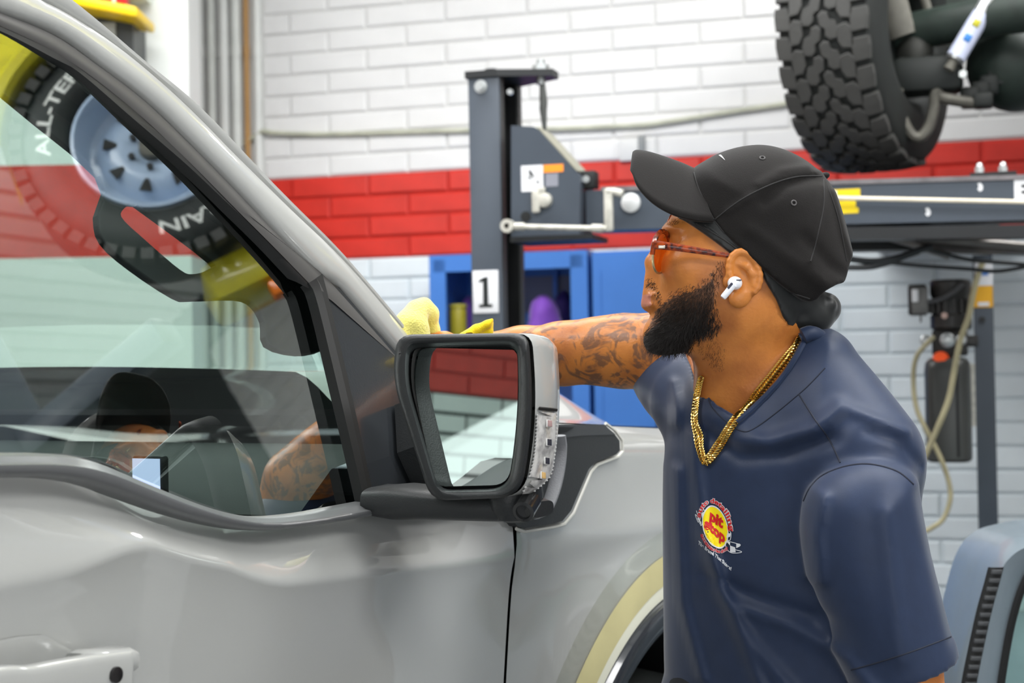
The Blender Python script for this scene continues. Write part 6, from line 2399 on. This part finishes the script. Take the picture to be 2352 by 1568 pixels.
for nm, (cx_, cy_, d_, ax_) in {'near': (1519, 579, 2.098, (21, 47, -.020, 6)), 'far': (1544, 534, 2.165, (12, 40, -.014, 6))}.items():
    c, pts = lens_ring(cx_, cy_, d_, ax_)
    up_ = [pts[k % 40] for k in range(1, 22)]
    rim = MB().tube(pts, .0017, 8, closed=True).build('rim', M_gold, sg)
    MB().tube([p + RT * -.001 for p in up_], .0034, 8).build('brow_bar', M_tort, sg)
    lz = MB().add([c - RT * .002] + pts, [(0, k + 1, (k + 1) % 40 + 1) for k in range(40)]).build('lens', M_olens, sg)
MB().tube(smooth_path([P(1527, 545, 2.115), P(1532, 534, 2.13), P(1540, 526, 2.145)], 4), .0014, 8).build('bridge', M_gold, sg)
tpth = smooth_path([P(1503, 562, 2.077), P(1540, 566, 2.068), P(1600, 575, 2.066), P(1650, 583, 2.066), P(1690, 590, 2.066), P(1716, 602, 2.07)], 6)
MB().tube(tpth, [.0062 - .0028 * min(1, k / 20) for k in range(len(tpth))], 10, flat=.5, upv=FW).build('temple', M_tort, sg)
tp2 = smooth_path([P(1530, 522, 2.232), P(1600, 545, 2.235), P(1700, 580, 2.235)], 6)
MB().tube(tp2, .003, 8, flat=.5, upv=FW).build('temple', M_tort, sg)
MB().cbox(P(1520, 567, 2.066), RT * .0045, UP * .0022, FW * .001, .001).build('hinge_plate', mat('silver_plate', (200, 190, 176), .25, .6), sg)

# ------------------------------------------------------------------ wireless earbud
eb = thing('earbud', 'white wireless earbud in the ear of the man', 'earbud', P(1686, 652, 2.06))
M_ebw = mat('glossy_white_plastic', (236, 238, 244), .12, spec=.6, coat=.6)
ehd = P(1688, 650, 2.058)
MB().ball(ehd, (.0098, .0085, .0090), 20, 14).build('bud_body', M_ebw, eb)
st0, st1 = P(1684, 655, 2.050), P(1660, 684, 2.048)
MB().tube([st0, st0.lerp(st1, .15), st0.lerp(st1, .93), st1], [.0050, .0046, .0043, .0034], 16).build('stem', M_ebw, eb)
p = P(1677, 656, 2.0452)
sdv = (st1 - st0).normalized()
MB().cbox(p, sdv * .0048, sdv.cross(FW).normalized() * .0016, FW * .0012, .001).build('sensor_window', mat('dark_window', (52, 54, 72), .2), eb)
MB().cbox(P(1697, 643, 2.051), RT * .0035, UP * .0008, FW * .001, .0004).build('vent_slit', mat('dark_window', (52, 54, 72), .2), eb)

# ------------------------------------------------------------------ gold necklaces: interlocked curb links
M_chain = mat('polished_gold', (246, 206, 112), .22, 1.0, noise=.1, nscale=80)


def chain_obj(name, label, pts_px, link, r, off):
    raw = []
    for x, y in smooth_path(pts_px, 8):
        cands = [q for q in (on_surf(BV_S, x, y, off), on_surf(BV_P, x, y, off)) if q is not None]
        if not cands: continue
        raw.append(min(cands, key=lambda q: (q - CAM).length))
    keep = [raw[0]]
    for p in raw[1:]:
        if (p - keep[-1]).length < .05: keep.append(p)
    # smooth out steps between skin and cloth
    a = np.array([tuple(p) for p in keep])
    for _ in range(6): a[1:-1] = .25 * a[:-2] + .5 * a[1:-1] + .25 * a[2:]
    L = np.linalg.norm(np.diff(a, axis=0), axis=1).sum()
    n = int(L / (link * .62))
    path = resample([V(p) for p in a], n + 1)
    t = thing(name, label, 'necklace', path[n // 2], 'gold chains round the neck')
    me = None
    for i in range(n):
        d = (path[i + 1] - path[i]).normalized()
        c = (path[i] + path[i + 1]) / 2
        v_ = (CAM - c); v_ = (v_ - d * v_.dot(d)).normalized()
        w_ = d.cross(v_)
        ang = math.radians(38)
        b2 = w_ * math.cos(ang) + v_ * math.sin(ang)
        d2 = (d * math.cos(.5) + w_ * math.sin(.5))
        ring = [c + d2 * (math.cos(q) * link * .58) + b2 * (math.sin(q) * link * .42) for q in np.linspace(0, 2 * PI, 12, endpoint=False)]
        MB().tube(ring, r, 5, closed=True).build('chain_link', M_chain, t)
    return t


chain_obj('gold_necklace', 'outer gold curb-link chain hanging lowest over the navy collar', [(1844, 772), (1822, 812), (1796, 846), (1760, 890), (1730, 932), (1692, 972), (1668, 1012), (1646, 1046), (1626, 1064), (1612, 1050), (1602, 1010), (1598, 970), (1600, 930), (1608, 890), (1615, 864)], .0074, .00125, .0035)
chain_obj('gold_necklace', 'inner gold rope chain just inside the outer curb-link chain', [(1838, 770), (1812, 808), (1784, 842), (1748, 888), (1716, 930), (1686, 968), (1660, 1008), (1642, 1038), (1628, 1052), (1618, 1036), (1610, 1006), (1606, 968), (1608, 928), (1613, 894), (1617, 870)], .0058, .0010, .0065)

# ------------------------------------------------------------------ yellow cloths
YF = Field(pc(880, 800, 2.5) + [-.03, -.16, -.08], pc(1010, 690, 2.5) + [.05, .10, .02], .0022)
YF.chain([pc(936, 800, 2.40), pc(944, 745, 2.40), pc(958, 715, 2.41), pc(974, 704, 2.42), pc(988, 720, 2.43), pc(994, 760, 2.44), pc(996, 800, 2.45)], [.022, .023, .016, .012, .012, .010, .010], .010)
YF.chain([pc(915, 780, 2.39), pc(936, 745, 2.40), pc(950, 724, 2.41)], [.016, .016, .012], .008)
YF.cap(pc(960, 760, 2.40), pc(962, 805, 2.40), .018, .022, .008)
YF.cap(pc(918, 772, 2.385), pc(925, 812, 2.385), .014, .018, .008)
v, f = YF.mesh()
o = mk('microfibre_cloth', relax(v, f, 2), f, mat('pale_yellow_microfibre', (244, 234, 128), .9, noise=.12, nscale=60, sheen=.6, bump=.8, bscale=380))
tag(o, 'pale yellow microfibre cloth bunched against the windscreen pillar', 'cloth')
YF = Field(pc(1060, 800, 2.44) + [-.02, -.05, -.04], pc(1140, 725, 2.44) + [.02, .06, .02], .002)
YF.chain([pc(1062, 786, 2.40), pc(1094, 757, 2.40), pc(1120, 744, 2.40), pc(1130, 735, 2.40)], [.014, .008, .006, .003], .004)
YF.chain([pc(1100, 768, 2.41), pc(1122, 762, 2.41), pc(1130, 740, 2.41)], [.009, .007, .003], .004)
YF.cap(pc(1075, 790, 2.41), pc(1120, 782, 2.41), .018, .010, .004)
v, f = YF.mesh()
o = mk('yellow_cloth', relax(v, f, 1), f, mat('bright_yellow_cloth', (250, 216, 22), .8, noise=.1, nscale=60, sheen=.4, bump=.4, bscale=420))
tag(o, 'bright yellow cloth with its corner sticking up above the mirror', 'cloth')
# ------------------------------------------------------------------ blue-grey car at the lower right: pillar, louvre strip and green glass
DC = 3.0
car_ = thing('parked_car', 'blue-grey car with a black louvre strip and green window behind the man', 'car', V((P(2420, 1500, DC).x, P(2420, 1500, DC).y + .3, 0)))
M_cb = mat('blue_grey_paint', (112, 124, 132), .38, coat=.25, noise=.04)
outl = [(2150, 1900), (2172, 1700), (2190, 1568), (2212, 1450), (2238, 1340), (2262, 1278), (2298, 1240), (2352, 1221), (2450, 1205), (2600, 1198), (2900, 1194), (3200, 1200)]
mid_ = [(2210, 1900), (2222, 1700), (2236, 1568), (2252, 1460), (2270, 1380), (2290, 1318), (2316, 1278), (2360, 1252), (2450, 1238), (2600, 1230), (2900, 1226), (3200, 1232)]
inn_ = [(2255, 1900), (2272, 1700), (2290, 1568), (2306, 1470), (2322, 1400), (2340, 1345), (2362, 1305), (2400, 1278), (2460, 1264), (2600, 1256), (2900, 1252), (3200, 1258)]
n_ = 67
A = (smooth_path([P(x, y, DC + .16) for x, y in outl], 6))
B = (smooth_path([P(x, y, DC) for x, y in mid_], 6))
Cc = (smooth_path([P(x, y, DC + .03) for x, y in inn_], 6))
rows = []
for i in range(n_):
    a, b, c = A[i], B[i], Cc[i]
    rows.append([a + V((.02, .25, -.01)), a + V((0, .05, 0)), a, a.lerp(b, .5) + V((-.008, -.03, .008)), b + V((0, -.012, 0)), b.lerp(c, .35) + V((0, -.016, 0)), b.lerp(c, .8) + V((0, -.008, 0)), c, c + V((.004, .03, -.004))])
MB().grid(rows).build('body_pillar', M_cb, car_)
# louvre strip
L0 = resample(smooth_path([P(x, y, DC - .02) for x, y in ((2212, 1640), (2222, 1568), (2240, 1478), (2258, 1398), (2274, 1340), (2284, 1302))], 6), 40)
rows = []
for i in range(40):
    p = L0[i]
    rows.append([p + RT * -.012, p + RT * -.004 + V((0, -.004, 0)), p + RT * .012 + V((0, -.004, 0)), p + RT * .018])
lv = MB().grid(rows).build('louvre_strip', M_seal, car_)
for k in range(17):
    f = (k + .5) / 17 * 39
    i = int(f)
    p = L0[i].lerp(L0[min(i + 1, 39)], f - i)
    t_ = (L0[min(i + 1, 39)] - L0[max(i - 1, 0)]).normalized()
    MB().cbox(p + RT * .004 + V((0, -.007, 0)), RT * .010, V((0, .004, 0)), t_ * .0042, .001).build('louvre_slat', M_plas2, lv)
# rubber seal and glass
S1_ = [c + V((.006, .01, -.002)) for c in Cc]
MB().tube(S1_, .013, 8).build('window_seal', M_seal, car_)
gp = [c + V((.008, .03, -.004)) for c in Cc]
far = [V((gp[-1].x + .1, gp[i].y + .12, gp[i].z - .0)) for i in range(n_)]
MB().grid([[gp[i], gp[i].lerp(far[i], .5), far[i]] for i in range(n_)]).build('window_glass', glass_mat('car_green_glass', (0.42, 0.62, 0.56), .10), car_)
# cabin filling behind the glass and lower body down to the sill
x0 = P(2205, 1900, DC).x
MB().cbox((x0 + .75, DC + .9, .48), (.75, 0, 0), (0, .85, 0), (0, 0, .26), .08).build('lower_body', M_cb, car_)
MB().box((x0 + .4, DC + .5, .70), (1.0, 0, 0), (0, .05, 0), (0, 0, .30)).build('seat_back', mat('pale_teal_cloth', (120, 168, 156), .8, noise=.2, nscale=7), car_)
for dx, dy in ((.3, .35), (.3, 1.45)):
    tyre_body('tyre', V((x0 + dx, DC + dy, .31)), V((1, 0, 0)), .31, .2, car_, M_tyred, .19)
